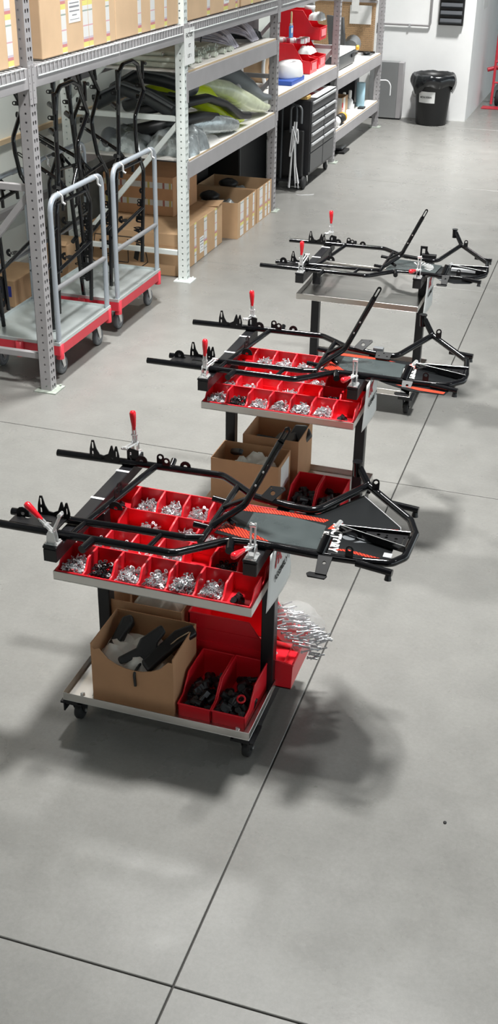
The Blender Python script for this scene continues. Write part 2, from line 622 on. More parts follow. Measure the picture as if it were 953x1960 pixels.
BEAMS = {0: [(1.87, 1.985)], 1: [(1.87, 1.985)], 2: [(1.87, 1.985), (1.505, 1.635), (0.835, 0.962)], 3: [(1.87, 1.985), (0.97, 1.10)],
         4: [(1.87, 1.985), (0.825, 0.955), (0.225, 0.345)]}
for bay, bl in BEAMS.items():
    ya, yb = PY[bay] + PW / 2, PY[bay + 1] - PW / 2
    for z0, z1 in bl:
        for front in (True, False):
            s = 1 if front else -1
            xo = RX + 0.001 if front else RB - 0.001
            prof = [(0, z0), (0, z1), (-0.026 * s, z1), (-0.026 * s, z1 - 0.036), (-0.055 * s, z1 - 0.036), (-0.055 * s, z0)]
            if not front:
                prof = prof[::-1]
            # profile in XZ extruded along Y
            mb = MB().prism([(xo + px, pz) for px, pz in prof], -yb, -ya, Matrix(((1, 0, 0, 0), (0, 0, -1, 0), (0, 1, 0, 0), (0, 0, 0, 1))))
            be = part('beam', mb, RACK, rack, 0.003)
            if front:
                for yy, dr in ((ya, -1), (yb, 1)):
                    a, c = sorted((yy - 0.004 * dr, yy + dr * 0.034))
                    cb = MB().plate([(0, z0 - 0.085), (c - a, z0 - 0.085), (c - a, z1 + 0.012), (0, z1 + 0.012)],
                                    [circ((c - a) / 2 - 0.005, z0 - 0.055 + 0.042 * q, 0.0045, 6) for q in range(6)], 0.003, YZ(RX + 0.0015, a, 0))
                    cb.build('connector', RACK, be, loc=(0, 0, 0))
SHELVES = [(2, 1.635), (2, 0.962), (3, 1.10), (4, 0.955), (4, 0.345)]
for bay, z in SHELVES:
    ya, yb = PY[bay] + 0.045, PY[bay + 1] - 0.045
    sb = part('shelf_board', MB().b(RB + 0.01, RX - 0.012, ya, yb, z + 0.001, z + 0.015), BOARD, rack)
    part('shelf_edge', MB().b(RX - 0.0118, RX - 0.010, ya, yb, z + 0.0012, z + 0.0148), BOARDE, sb)

# wire decks on the top beams
def wire_deck(ya, yb, label):
    t = thing('wire_deck', label, 'wire deck', ((RX + RB) / 2, (ya + yb) / 2, 1.985), 0, 'wire decks on the top beams')
    mb = MB()
    zt = 1.985
    n = int((yb - ya) / 0.052)
    r = 0.0032
    for i in range(n + 1):
        y = ya + (yb - ya) * i / n
        mb.tube([(RB + 0.01, y, zt + r * 1.4), (RX + 0.002, y, zt + r * 1.4), (RX + 0.0075, y, zt), (RX + 0.0075, y, zt - 0.055)], r, 5)
    part('cross_wires', mb, RACK, t)['kind'] = 'stuff'
    mb = MB()
    for x in [RB + 0.05 + 0.1 * q for q in range(10)]:
        mb.tube([(x, ya, zt + r * 3.3), (x, yb, zt + r * 3.3)], r, 5)
    mb.tube([(RX + 0.0085, ya, zt + 0.004), (RX + 0.0085, yb, zt + 0.004)], r, 5)
    mb.tube([(RX + 0.0105, ya, zt - 0.053), (RX + 0.0105, yb, zt - 0.053)], r * 1.25, 5)
    part('long_wires', mb, RACK_PALE_LIT, t)['kind'] = 'stuff'


wd = ['at the left edge of the photo', 'left of the first perforated post', 'under the box with the white shipping label',
      'left of the hanging white tag', 'right of the hanging white tag', 'at the far end of the boxes',
      'above the red bins on the bench shelf', 'above the bench by the fourth post', 'above the printer', 'above the pegboard end']
q = 0
for bay in range(5):
    for hf in range(2):
        y0 = PY[bay] + 0.07 + hf * 1.187
        wire_deck(y0, y0 + 1.165, 'grey wire mesh deck on the top beam %s' % wd[q])
        q += 1

# ================================================================== parts bins and their contents
def bin_mb(w, l, h, t=0.0035, fh=0.45):
    """hopper bin, front at -y, base centre at the origin"""
    mb = MB()
    y0, y1 = -l / 2, l / 2
    side = [(y0 + 0.012 * l, 0.0), (y1, 0.0), (y1, h), (y0 + 0.42 * l, h), (y0 + 0.30 * l, h * 0.72), (y0 + 0.20 * l, h * fh * 1.1), (y0, h * fh)]
    for sx in (-1, 1):
        T = Matrix(((0, 0, sx, sx * (w / 2 - t)), (1, 0, 0, 0), (0, 1, 0, 0), (0, 0, 0, 1)))
        mb.prism(side if sx > 0 else side[::-1], 0, t, T)
        # rolled rim along the top of the side
        rim = [(sx * (w / 2 - 0.001), y0 + 0.001, h * fh), (sx * (w / 2 - 0.001), y0 + 0.20 * l, h * fh * 1.1), (sx * (w / 2 - 0.001), y0 + 0.30 * l, h * 0.72),
               (sx * (w / 2 - 0.001), y0 + 0.42 * l, h), (sx * (w / 2 - 0.001), y1 - 0.002, h)]
        mb.tube(rim, t * 0.8, 6)
    mb.b(-w / 2, w / 2, y1 - t, y1, 0, h)
    mb.tube([(-w / 2, y1 - 0.002, h), (w / 2, y1 - 0.002, h)], t * 0.8, 6)
    mb.b(-w / 2, w / 2, y0 + 0.012 * l, y1, 0, t)
    # front wall, leaning out a little, with a rim
    mb.add([(-w / 2, y0 + 0.012 * l, 0), (w / 2, y0 + 0.012 * l, 0), (w / 2, y0, h * fh), (-w / 2, y0, h * fh),
            (-w / 2, y0 + 0.012 * l + t, 0), (w / 2, y0 + 0.012 * l + t, 0), (w / 2, y0 + t, h * fh), (-w / 2, y0 + t, h * fh)],
           [(0, 1, 2, 3), (5, 4, 7, 6), (3, 2, 6, 7), (1, 0, 4, 5)])
    mb.tube([(-w / 2, y0 + 0.001, h * fh), (w / 2, y0 + 0.001, h * fh)], t * 0.9, 6)
    return mb


BINW, BINL, BINH = 0.1045, 0.140, 0.076
bin_mesh = bin_mb(BINW, BINL, BINH).mesh('red_parts_bin', REDBIN)
bin_wide_mesh = bin_mb(BINW * 2, BINL, BINH).mesh('red_parts_bin_wide', REDBIN)
big_bin_mesh = bin_mb(0.132, 0.272, 0.127, 0.004).mesh('red_parts_bin_long', REDBIN)


def place_mesh(name, me, loc, rz=0.0, label=None, cat=None, group=None, parent=None, kind=None):
    o = bpy.data.objects.new(name, me)
    COL.objects.link(o)
    o.location = loc
    o.rotation_euler = (0, 0, rz)
    o.parent = parent
    return tag(o, label, cat, group, kind)


def heap_mesh(kind, w, l, h, n, seed, m):
    rnd = random.Random(seed)
    mb = MB()
    for i in range(n):
        x = rnd.gauss(0, 0.26) * w
        x = max(-w / 2 + 0.012, min(w / 2 - 0.012, x))
        y = max(-l / 2 + 0.016, min(l / 2 - 0.016, rnd.gauss(-0.10, 0.27) * l))
        z = 0.006 + h * rnd.random() ** 0.6 * max(0.2, 1 - (abs(x) / w * 1.5) ** 2 - abs(y + 0.12 * l) / l * 0.6)
        T = Matrix.Translation((x, y, z)) @ Euler((rnd.uniform(-0.9, 0.9), rnd.uniform(-0.9, 0.9), rnd.uniform(0, 6.28))).to_matrix().to_4x4()
        if kind == 'bolt':
            L = rnd.uniform(0.012, 0.022)
            mb.cyl((-L / 2, 0, 0), (L / 2, 0, 0), 0.0026, n=5, M=T)
            mb.cyl((L / 2, 0, 0), (L / 2 + 0.004, 0, 0), 0.0055, n=6, M=T)
        elif kind == 'nut':
            mb.lathe([(0.0034, -0.0026), (0.0062, -0.0026), (0.0062, 0.0026), (0.0034, 0.0026), (0.0034, -0.0026)], 6, T, False, cap=False)
        elif kind == 'washer':
            R = rnd.uniform(0.007, 0.0095)
            mb.lathe([(R * 0.5, -0.0007), (R, -0.0007), (R, 0.0007), (R * 0.5, 0.0007), (R * 0.5, -0.0007)], 9, T, False, cap=False)
        elif kind == 'rod':
            L = rnd.uniform(0.03, 0.045)
            T = Matrix.Translation((x * 0.7, y * 0.5, z)) @ Euler((rnd.uniform(-0.2, 0.2), rnd.uniform(-0.25, 0.25), 1.57 + rnd.uniform(-0.4, 0.4))).to_matrix().to_4x4()
            mb.cyl((-L / 2, 0, 0), (L / 2, 0, 0), 0.003, n=6, M=T)
        else:   # chunky black fittings
            R = rnd.uniform(0.010, 0.016)
            L = rnd.uniform(0.02, 0.05)
            mb.cyl((-L / 2, 0, 0), (L / 2, 0, 0), R, n=10, M=T)
            if rnd.random() < 0.5:
                mb.box((L * 0.3, 0, 0), (L * 0.5, R * 2.4, R * 1.6), M=T)
    return mb.mesh('heap_' + kind, m)


_iw, _il = BINW - 0.01, BINL - 0.012
HEAPS = {
    'bolts': (heap_mesh('bolt', _iw, _il, 0.046, 150, 1, ZINC), 'shiny zinc bolts'),
    'black': (heap_mesh('washer', _iw, _il, 0.040, 130, 2, BLKHW), 'black washers and spacers'),
    'washers': (heap_mesh('washer', _iw, _il, 0.044, 150, 3, ZINC), 'shiny zinc washers'),
    'rings': (heap_mesh('washer', _iw, _il, 0.046, 150, 4, ZINC), 'large zinc washers'),
    'screws': (heap_mesh('bolt', _iw, _il, 0.050, 170, 5, ZINC), 'long zinc screws'),
    'nuts': (heap_mesh('nut', _iw, _il, 0.048, 180, 6, ZINC), 'zinc lock nuts'),
    'few': (heap_mesh('chunk', _iw, _il * 0.7, 0.01, 4, 7, BLKHW), 'few black fittings'),
    'rods': (heap_mesh('rod', _iw, _il, 0.028, 26, 8, CHROME), 'plain steel pins'),
}
FRONT = ['bolts', 'black', 'washers', 'rings', 'screws', 'nuts', 'few']
ROWS = [FRONT, ['nuts', 'nuts', 'rods', 'bolts', None, 'black', None], None, ['few', 'bolts', 'screws', 'nuts', 'bolts', None, 'washers']]
ROWN = ['front row', 'second row', 'third row', 'back row']


def fill_tray(x0, y0, z, which, group):
    """four rows of hopper bins on the upper tray; x0,y0 = left front inner corner"""
    for r in range(4):
        yc = y0 + BINL / 2 + r * (BINL + 0.004)
        tilt = math.atan(SLOPE) if r > 1 else 0.0
        if r > 1:
            yc -= 0.002 * (r - 1)
        zr = z if r < 2 else z + (yc - (y0 - CY0 - 0.0065) - SY) * SLOPE + 0.0004
        cells = [(c, 1) for c in range(7)] if r != 2 else [(0, 1), (1, 2), (3, 1), (4, 1), (5, 1), (6, 1)]
        for idx, (c, span) in enumerate(cells):
            xc = x0 + 0.1055 * (c + span / 2)
            lab = '%s from left, %s, %s' % (ORD[idx], ROWN[r], which)
            place_mesh('red_parts_bin', bin_mesh if span == 1 else bin_wide_mesh, (xc, yc, zr), 0,
                       'red plastic parts bin, ' + lab if span == 1 else 'double-width red plastic parts bin in the %s on %s' % (ROWN[r], which), 'parts bin', group).rotation_euler.x = tilt
            key = ROWS[r][c] if r != 2 else [None, 'nuts', None, 'bolts', 'washers', None, None][c]
            if key:
                me, what = HEAPS[key]
                place_mesh('loose_hardware', me, (xc, yc, zr + 0.0036), 0, '%s heaped in the bin %s' % (what, lab), 'hardware', None, None, 'stuff').rotation_euler.x = tilt


# ================================================================== assembly carts
def clamp(cart, loc, rz, handle, arm, name='toggle_clamp'):
    """toggle clamp on a bar end; handle and arm = direction vectors in the clamp's frame"""
    mb = MB()
    mb.b(-0.026, 0.026, -0.022, 0.022, 0, 0.004)
    for sx in (-1, 1):
        mb.prism([(-0.020, 0.004), (0.020, 0.004), (0.012, 0.05), (-0.006, 0.058), (-0.016, 0.04)], 0, 0.003, XZ(0, sx * 0.011, 0))
        for sy in (-1, 1):
            mb.cyl((sx * 0.019, sy * 0.016, 0.004), (sx * 0.019, sy * 0.016, 0.009), 0.005, n=6)
    c = mb.build(name, CHROME, cart, 0.001, loc=loc, rot=(0, 0, rz), seg=1)
    piv = Vector((0.004, 0, 0.045))
    h = Vector(handle).normalized()
    a = Vector(arm).normalized()
    side = Vector((0, 1, 0))
    lk = MB()
    for s in (-1, 1):
        lk.tube([piv + side * s * 0.006, piv + side * s * 0.006 + h * 0.07], [0.006, 0.004], 6)
    lk.cyl(piv - side * 0.016, piv + side * 0.016, 0.006, n=8)
    lk.cyl(piv + h * 0.035 - side * 0.013, piv + h * 0.035 + side * 0.013, 0.005, n=8)
    lk.build('handle_lever', CHROME, c)
    ar = MB()
    for s in (-1, 1):
        ar.tube([piv + side * s * 0.008, piv + side * s * 0.008 + a * 0.085], 0.0045, 6)
    ar.cyl(piv + a * 0.075 - side * 0.012, piv + a * 0.075 + side * 0.012, 0.008, n=8)
    ar.build('clamp_arm', CHROME, c)
    g0 = piv + h * 0.058
    MB().tube([g0, g0 + h * 0.012, g0 + h * 0.05, g0 + h * 0.072, g0 + h * 0.080, g0 + h * 0.083],
              [0.0075, 0.0085, 0.0125, 0.0135, 0.010, 0.003], 12).build('grip', REDGRIP, c)['label'] = 'red vinyl handle grip'
    return c


CX0, CX1, CY0, CY1 = -0.375, 0.380, -0.30, 0.30      # tray outline in the cart's frame
TZ, LZ = 0.690, 0.140                                # tray undersides


def tray_mb(z, lip=0.036, t=0.0025):
    mb = MB()
    mb.b(CX0, CX1, CY0, CY1, z, z + t)
    for a in ((CX0, CX1, CY0, CY0 + t), (CX0, CX1, CY1 - t, CY1), (CX0, CX0 + t, CY0 + t, CY1 - t), (CX1 - t, CX1, CY0 + t, CY1 - t)):
        mb.b(*a, z + t, z + lip)
    return mb


SLOPE, SY = 0.158, -0.008      # the rear half of the upper tray rises towards the back


def upper_tray_mb(z, lip=0.036, t=0.0025):
    YZX = Matrix(((0, 0, 1, 0), (1, 0, 0, 0), (0, 1, 0, 0), (0, 0, 0, 1)))
    zb = z + (CY1 - SY) * SLOPE
    mb = MB().prism([(CY0, z), (SY, z), (CY1, zb), (CY1, zb + t), (SY, z + t), (CY0, z + t)], CX0, CX1, YZX)
    side = [(CY0 + t, z + t), (SY, z + t), (CY1 - t, zb + t), (CY1 - t, zb + lip * 0.6), (SY, z + lip), (CY0 + t, z + lip)]
    mb.prism(side, CX0, CX0 + t, YZX).prism(side, CX1 - t, CX1, YZX)
    mb.b(CX0, CX1, CY0, CY0 + t, z + t, z + lip)
    mb.b(CX0, CX1, CY1 - t, CY1, zb + t, zb + lip * 0.6)
    return mb


def assembly_cart(label, loc):
    c = thing('assembly_cart', label, 'cart', loc, 0, 'kart assembly carts')
    upper_tray_mb(TZ).build('upper_tray', STEEL, c, 0.0012, seg=1)
    lt = tray_mb(LZ).build('lower_tray', STEEL, c, 0.0012, seg=1)
    for x in (CX0 + 0.06, CX1 - 0.06):
        for y in (CY0 + 0.05, CY1 - 0.05):
            MB().lathe([(0.010, LZ + 0.0025), (0.010, LZ + 0.007), (0.005, LZ + 0.011)], 6, Matrix.Translation((x, y, 0)), False).build('bolt', CHROME, lt)
    # legs stand on the lower tray, carry the two clamp bars
    for x, name in ((CX0 + 0.045, 'leg'), (CX1 - 0.03, 'leg')):
        MB().b(x - 0.0255, x + 0.0255, 0.01, 0.061, LZ + 0.0026, 0.8135).build(name, BLACKM, c, 0.004)
    for x, ya, yb in ((CX0 + 0.035, -0.375, 0.42), (CX1 - 0.03, -0.235, 0.25)):
        br = MB().b(x - 0.0255, x + 0.0255, ya, yb, 0.814, 0.8645).build('clamp_bar', BLACKM, c, 0.004)
        MB().b(x - 0.024, x + 0.024, ya - 0.001, ya, 0.816, 0.8625).build('end_cap', BLACKP, br)
        # steel corner shim at the far end and the clamp blocks
        MB().b(x - 0.027, x + 0.027, ya + 0.0, ya + 0.055, 0.865, 0.876).build('clamp_block', BLACKM, br, 0.002)
        if x < 0:
            MB().b(x - 0.027, x + 0.027, yb - 0.045, yb, 0.865, 0.885).build('clamp_block', BLACKM, br, 0.002)
            for yy in (yb - 0.16, 0.02):
                MB().b(x - 0.0275, x + 0.0275, yy, yy + 0.014, 0.8640, 0.8665).build('wear_strip', WHITEPL, br)
    for x in (CX0 + 0.03, CX1 - 0.03):
        # angle iron carrying the casters
        MB().b(x - 0.03, x + 0.03, CY0 - 0.0, CY1, 0.128, 0.1395).b(x + (0.024 if x > 0 else -0.03), x + (0.03 if x > 0 else -0.024), CY0 - 0.0, CY1, 0.088, 0.128).build('caster_rail', BLACKM, c)
        for y in (CY0 + 0.06, CY1 - 0.07):
            k = MB().b(x - 0.045, x + 0.045, y - 0.055, y + 0.055, 0.118, 0.1275)
            k.cyl((x, y, 0.098), (x, y, 0.12), 0.022, n=14)
            for s in (-1, 1):
                k.prism([(y - 0.022, 0.112), (y + 0.022, 0.112), (y + 0.035, 0.036), (y + 0.017, 0.030)], 0, 0.003, YZ(x + s * 0.019 - 0.0015, 0, 0))
            ca = k.build('caster', BLACKM, c)
            MB().lathe([(0.012, -0.014), (0.034, -0.014), (0.0385, -0.008), (0.0385, 0.008), (0.034, 0.014), (0.012, 0.014)], 20,
                       Matrix.Translation((x, y + 0.024, 0.0385)) @ Matrix.Rotation(PI / 2, 4, 'Y')).build('wheel', RUBBER, ca)
            MB().cyl((x - 0.024, y + 0.024, 0.0385), (x + 0.024, y + 0.024, 0.0385), 0.007, n=8).build('axle', CHROME, ca)
    return c


CARTS = [(-1.33, 3.40), (-1.35, 5.03), (-1.37, 6.80)]
CN = ['the nearest cart', 'the middle cart', 'the farthest cart']
carts = [assembly_cart('black and stainless assembly cart nearest the camera, with open cardboard box on its lower tray', (*CARTS[0], 0)),
         assembly_cart('middle of the three stainless assembly carts, two open boxes on its lower tray', (*CARTS[1], 0)),
         assembly_cart('farthest assembly cart with bare empty stainless trays', (*CARTS[2], 0))]
XL, XR = CX0 + 0.035, CX1 - 0.03
for i, c in enumerate(carts):
    clamp(c, (XL, 0.398, 0.885), PI / 2 + 0.1, (0.0, 0.05, 1), (-0.9, 0.25, 0.08))
    if i == 0:
        clamp(c, (XL + 0.0, -0.345, 0.876), 0, (-0.75, 0.1, 0.62), (0.42, 0.1, 1))
    else:
        clamp(c, (XL + 0.0, -0.345, 0.876), PI / 2, (0.02, 0.0, 1), (0.9, -0.35, 0.25 if i == 1 else 0.7))
    clamp(c, (XR, -0.207, 0.876), PI / 2, (-0.85, 0.18, 0.16), (0.1, 0.02, 1))

for i in (0, 1):
    fill_tray(CARTS[i][0] + CX0 + 0.008, CARTS[i][1] + CY0 + 0.0065, TZ + 0.0026, CN[i], 'small red parts bins')

# ================================================================== kart frames
TR = 0.0145
FORK = [(0, -0.012), (0.128, -0.012), (0.130, 0.02), (0.121, 0.062), (0.115, 0.062), (0.107, 0.038), (0.101, 0.062), (0.096, 0.062), (0.083, 0.024), (0.062, 0.013),
        (0.044, 0.016), (0.031, 0.038), (0.022, 0.074), (0.012, 0.074), (0.003, 0.035)]
FORKH = [slot(0.016, 0.052, 0.008, 0.030), slot(0.015, 0.016, 0.007, 0.022), [(0.050, -0.001), (0.066, -0.001), (0.066, 0.004), (0.050, 0.004)], circ(0.10, 0.008, 0.0045, 8), slot(0.118, 0.028, 0.005, 0.026)]


def tab(p, d, w=0.03, h=0.042, t=0.004, hole=0.008):
    """upright rounded lug with a hole at p; d = angle of its plane about Z"""
    o = [(-w / 2, 0), (w / 2, 0), (w / 2, h - w / 2)] + [(w / 2 * math.cos(PI * i / 6), h - w / 2 + w / 2 * math.sin(PI * i / 6)) for i in range(1, 6)] + [(-w / 2, h - w / 2)]
    M = Matrix.Translation(p) @ Matrix.Rotation(d, 4, 'Z') @ XZ(0, t / 2, 0)
    return MB().plate(o, [circ(0, h - w / 2, hole, 8)], t, M)


def kart_frame(label, loc, node, stub, nose, style, group):
    k = thing('kart_chassis', label, 'kart chassis', loc, 0, group)
    node, stub = Vector(node), Vector(stub)
    e = Vector((0.475, 0.147, 0))
    # --- main tubes
    MB().pipe([(-0.643, 0.278, 0), (-0.221, 0.297, 0), (0.060, 0.307, 0), (0.135, 0.252, 0), (0.225, 0.182, 0), (0.372, 0.152, 0), e, node], TR, 0.06, 12).build('side_rail', BLACK, k)
    MB().pipe([(-0.66, -0.320, 0), (0.085, -0.310, 0), (0.240, -0.160, 0), (0.341, -0.148, 0), (0.539, -0.155, 0), (0.72, -0.145, 0)], TR, 0.07, 12).build('side_rail', BLACK, k)
    MB().pipe([(0.70, -0.145, 0)] + list(nose) + [node, stub], TR, 0.045, 12).build('nose_hoop', BLACK, k)
    MB().pipe([(-0.58, -0.226, 0.002), (-0.14, -0.204, 0.002), (0.09, -0.196, 0.002), (0.150, -0.175, 0.002)], TR * 0.95, 0.05, 12).build('engine_rail', BLACK, k)
    MB().cyl((-0.221, 0.297, 0), (-0.29, -0.21, 0), TR * 0.9, n=12).build('rear_cross_tube', BLACK, k)
    MB().cyl((0.141, 0.245, 0), (0.148, -0.205, 0), TR * 0.85, n=12).build('mid_cross_tube', BLACK, k)
    # --- steering support, slotted at its top
    q, p = Vector((0.245, 0.0, 0.06)), Vector((0.368, 0.020, 0.325))
    st = MB().pipe([(0.150, -0.085, 0.0), q, p], TR * 0.9, 0.05, 12).build('steering_support', BLACK, k)
    MB().cyl((0.146, 0.055, 0.004), (0.258, 0.010, 0.085), TR * 0.75, n=10).build('support_stay', BLACK, k)
    d = (p - q).normalized()
    T = Matrix.Translation(p - d * 0.01) @ d.to_track_quat('Y', 'X').to_matrix().to_4x4()
    MB().plate([(-0.011, 0), (0.011, 0)] + [(0.011 * math.cos(PI * i / 6), 0.062 + 0.011 * math.sin(PI * i / 6)) for i in range(7)],
               [slot(0, 0.042, 0.009, 0.045)], 0.008, T @ Matrix.Translation((0, 0, -0.004))).build('slotted_end', BLACK, st)
    for z in (0.10, 0.16):
        MB().cyl(q.lerp(p, z * 3.5) + Vector((0.0, -0.015, 0)), q.lerp(p, z * 3.5) + Vector((0, -0.019, 0)), 0.004, n=8).build('rivet', CHROME, st)
    # --- axle forks
    MB().plate(FORK, FORKH, 0.005, XZ(-0.50, 0.279, 0.008)).build('axle_fork', BLACKF, k)
    MB().plate(FORK, FORKH, 0.005, XZ(-0.475, -0.220, 0.012)).build('axle_fork', BLACKF, k)
    MB().plate([(0, 0), (0.19, 0), (0.19, 0.082), (0.03, 0.082), (0, 0.06)], [circ(0.05, 0.05, 0.012), [(0.10, 0.03), (0.15, 0.03), (0.15, 0.045), (0.10, 0.045)]], 0.005,
               Matrix.Translation((-0.545, -0.310, 0.008))).build('engine_plate', BLACKF, k)
    tab((-0.515, -0.262, 0.012), 0.0, 0.05, 0.038).build('lug', BLACKF, k)
    MB().plate([(0, 0), (0.05, 0), (0.05, 0.055), (0.012, 0.062), (0, 0.05)], [slot(0.016, 0.03, 0.008, 0.03)], 0.004, XZ(-0.345, 0.300, 0)).build('lug', BLACKF, k)
    # --- spacers and lugs
    for a, c, r in (((0.245, -0.155, 0.0), (0.262, -0.222, -0.004), 0.0155), ((-0.215, -0.318, 0), (-0.225, -0.385, -0.004), 0.0155), ((0.0, -0.20, 0), (-0.012, -0.31, 0), 0.010),
                    ((0.141, 0.105, 0), (0.085, 0.110, 0.004), 0.012), ((0.146, -0.100, 0), (0.085, -0.098, 0.004), 0.012), ((-0.16, 0.30, 0), (-0.165, 0.35, 0.012), 0.012),
                    ((-0.29, -0.21, 0), (-0.30, -0.31, 0), 0.012), ((0.18, -0.03, 0.015), (0.225, -0.055, 0.005), 0.009)):
        MB().cyl(a, c, r, n=12).build('spacer_tube', BLACK, k)
    for pos, ang, w, h in (((-0.205, 0.305, 0.008), 0.05, 0.030, 0.045), ((-0.175, 0.292, 0.010), 0.05, 0.03, 0.036), ((-0.10, 0.307, 0.006), 0.05, 0.045, 0.030), ((-0.28, 0.290, 0.006), 0.05, 0.05, 0.034),
                           ((-0.262, 0.03, 0.008), 1.3, 0.030, 0.045), ((-0.255, -0.01, 0.008), 1.3, 0.030, 0.040), ((-0.225, -0.09, 0.004), 0.0, 0.055, 0.032)):
        tab(pos, ang, w, h).build('lug', BLACKF, k)
    for pos, ang in (((node.x + 0.035, node.y - 0.035, node.z + 0.004), 0.3), ((0.672, -0.150, 0.010), 0.0)):
        tab(pos, ang, 0.028, 0.046).build('hoop_lug', BLACKF, k)
    # --- kingpins
    u = (stub - node).normalized()
    MB().cyl(stub - u * 0.005 - Vector((0.010, 0, 0.03)), stub + Vector((-0.010, 0, 0.022)), 0.017, n=14).cyl(stub + Vector((-0.010, 0, 0.022)), stub + Vector((-0.010, 0, 0.027)), 0.02, n=14).build('kingpin', BLACK, k)
    MB().cyl((0.572, -0.148, 0.006), (0.588, -0.110, 0.060), 0.0185, n=14).build('kingpin', BLACK, k)
    br = MB().plate([(-0.020, -0.05), (0.020, -0.05), (0.026, 0.022), (-0.026, 0.022)], [circ(0.002, -0.005, 0.006, 8)], 0.006,
                    Matrix.Translation((0.592, -0.180, -0.008)) @ Matrix.Rotation(0.55, 4, 'X'))
    br.prism([(-0.030, -0.018), (0.03, -0.018), (0.035, 0.0), (0.03, 0.012), (-0.03, 0.012), (-0.038, 0.0)], -0.003, 0.003, Matrix.Translation((0.580, -0.226, -0.036)))
    br.build('kingpin_bracket', BLACKF, k, 0.001, seg=1)
    # --- bumper stubs with clamp knobs
    for a, c in (((0.715, node.y * 0.80, 0.0), (0.835, node.y * 0.80 - 0.012, -0.004)), ((0.700, -0.162, 0.0), (0.830, -0.180, -0.004))):
        a, c = Vector(a), Vector(c)
        bs = MB().cyl(a, c, 0.0125, n=12).build('bumper_stub', BLACK, k)
        cc = c.lerp(a, 0.1)
        MB().cyl(cc + Vector((0, 0, -0.008)), cc + Vector((0, -0.004, -0.030)), 0.009, 0.013, n=8).build('clamp_knob', BLACKP, bs)
    # --- mounting plate standing on the far rail
    if style != 'bare':
        if style == 3:
            pl = MB().plate([(0, 0), (0.075, 0), (0.075, 0.018), (0.05, 0.055), (0.05, 0.085), (0, 0.085)], [[(0.013, 0.03), (0.034, 0.03), (0.034, 0.066), (0.013, 0.066)]], 0.005, XZ(0.345, 0.185, 0.0))
            pl.b(0.36, 0.46, 0.165, 0.20, 0.0, 0.03)
        else:
            pl = MB().plate([(0.0, 0.0), (0.045, -0.01), (0.085, 0.045), (0.08, 0.055), (0.025, 0.052), (0, 0.01)], [circ(0.040, 0.024, 0.009), circ(0.072, 0.045, 0.003, 6), circ(0.03, 0.044, 0.003, 6)], 0.005,
                            Matrix.Translation((0.26, 0.160, 0.012)) @ Matrix.Rotation(0.75, 4, 'X'))
        pl.build('mount_plate', BLACKF, k, 0.001, seg=1)
        if style == 2:
            MB().plate([(0, 0), (0.08, 0), (0.075, -0.055), (0.005, -0.055)], [circ(0.02, -0.035, 0.004, 6), circ(0.06, -0.035, 0.004, 6), circ(0.04, -0.012, 0.004, 6)], 0.005,
                       Matrix.Translation((0.375, 0.150, 0.012)) @ Matrix.Rotation(0.3, 4, 'X')).build('mount_plate', BLACKF, k)
            MB().b(0.355, 0.405, 0.155, 0.185, 0.006, 0.028).build('small_block', GREYPL, k, 0.002)
    # --- pedal bracket: two converging flanges and a plate
    if style != 'bare':
        a, w1, w2 = Vector((0.590, 0.045, 0.006)), Vector((0.842, 0.075, 0.006)), Vector((0.842, -0.030, 0.006))
        pb = MB()
        for w in (w1, w2):
            dv = w - a
            T = Matrix.Translation((a + w) / 2) @ Matrix.Rotation(math.atan2(dv.y, dv.x), 4, 'Z')
            pb.b(-dv.length / 2, dv.length / 2, -0.0025, 0.0025, -0.012, 0.014, T)
        pbo = pb.build('pedal_bracket', BLACK, k)
        MB().tube([a + Vector((0, 0, 0.014)), w2 + Vector((0, 0, 0.014))], 0.0014, 6).tube([a + Vector((0, 0, 0.014)), w1 + Vector((0, 0, 0.014))], 0.0014, 6).build('bright_flange', CHROME, pbo)
        MB().plate([(0.690, 0.052), (0.838, 0.070), (0.838, -0.024), (0.690, 0.012)], [circ(0.735, 0.042, 0.007), circ(0.765, 0.030, 0.006), circ(0.765, 0.045, 0.004), circ(0.80, 0.032, 0.006), circ(0.80, 0.010, 0.004),
                   [(0.824, -0.008), (0.830, -0.008), (0.830, 0.05), (0.824, 0.05)]], 0.004, Matrix.Translation((0, 0, 0.004))).build('pedal_plate', BLACKF, pbo)
        MB().cyl(a + Vector((-0.008, -0.016, 0.01)), a + Vector((0.0, 0.02, 0.014)), 0.010, n=10).build('pivot', CHROME, pbo)
    # --- floor tray
    zt = -0.0149
    if style == 1:
        tp = [(0.165, -0.105), (0.20, 0.135), (0.40, 0.132), (0.485, 0.150), (0.575, 0.290), (0.612, 0.352), (0.77, 0.180), (0.795, 0.152), (0.800, 0.128), (0.800, -0.080), (0.775, -0.110), (0.52, -0.128), (0.30, -0.122)]
        tr = MB().prism(tp, zt, zt + 0.003).build('floor_tray', TRAYB, k)
        z = zt + 0.0031
        MB().prism([(0.26, -0.06), (0.255, 0.085), (0.40, 0.098), (0.535, 0.075), (0.545, -0.10), (0.33, -0.10)], z, z + 0.0006).build('tray_panel', TRAYG, tr)
        MB().prism([(0.195, 0.130), (0.39, 0.127), (0.535, 0.120), (0.52, 0.095), (0.36, 0.100), (0.20, 0.082)], z, z + 0.0006).build('decal', REDHATCH, tr)
        MB().prism([(0.170, -0.085), (0.185, -0.03), (0.27, -0.052), (0.40, -0.118), (0.33, -0.120)], z, z + 0.0012).build('decal', REDHATCH, tr)
        MB().prism([(0.585, 0.098), (0.665, 0.102), (0.79, 0.132), (0.792, 0.090), (0.70, 0.078)], z, z + 0.0006).build('decal', REDHATCH, tr)
        MB().prism([(0.56, -0.088), (0.64, -0.080), (0.77, -0.100), (0.77, -0.086), (0.65, -0.064), (0.60, -0.074)], z, z + 0.0006).build('decal', REDHATCH, tr)
        MB().prism([(0.545, 0.055), (0.56, 0.10), (0.585, 0.095), (0.60, 0.06)], z, z + 0.0006).build('decal', REDDECAL, tr)
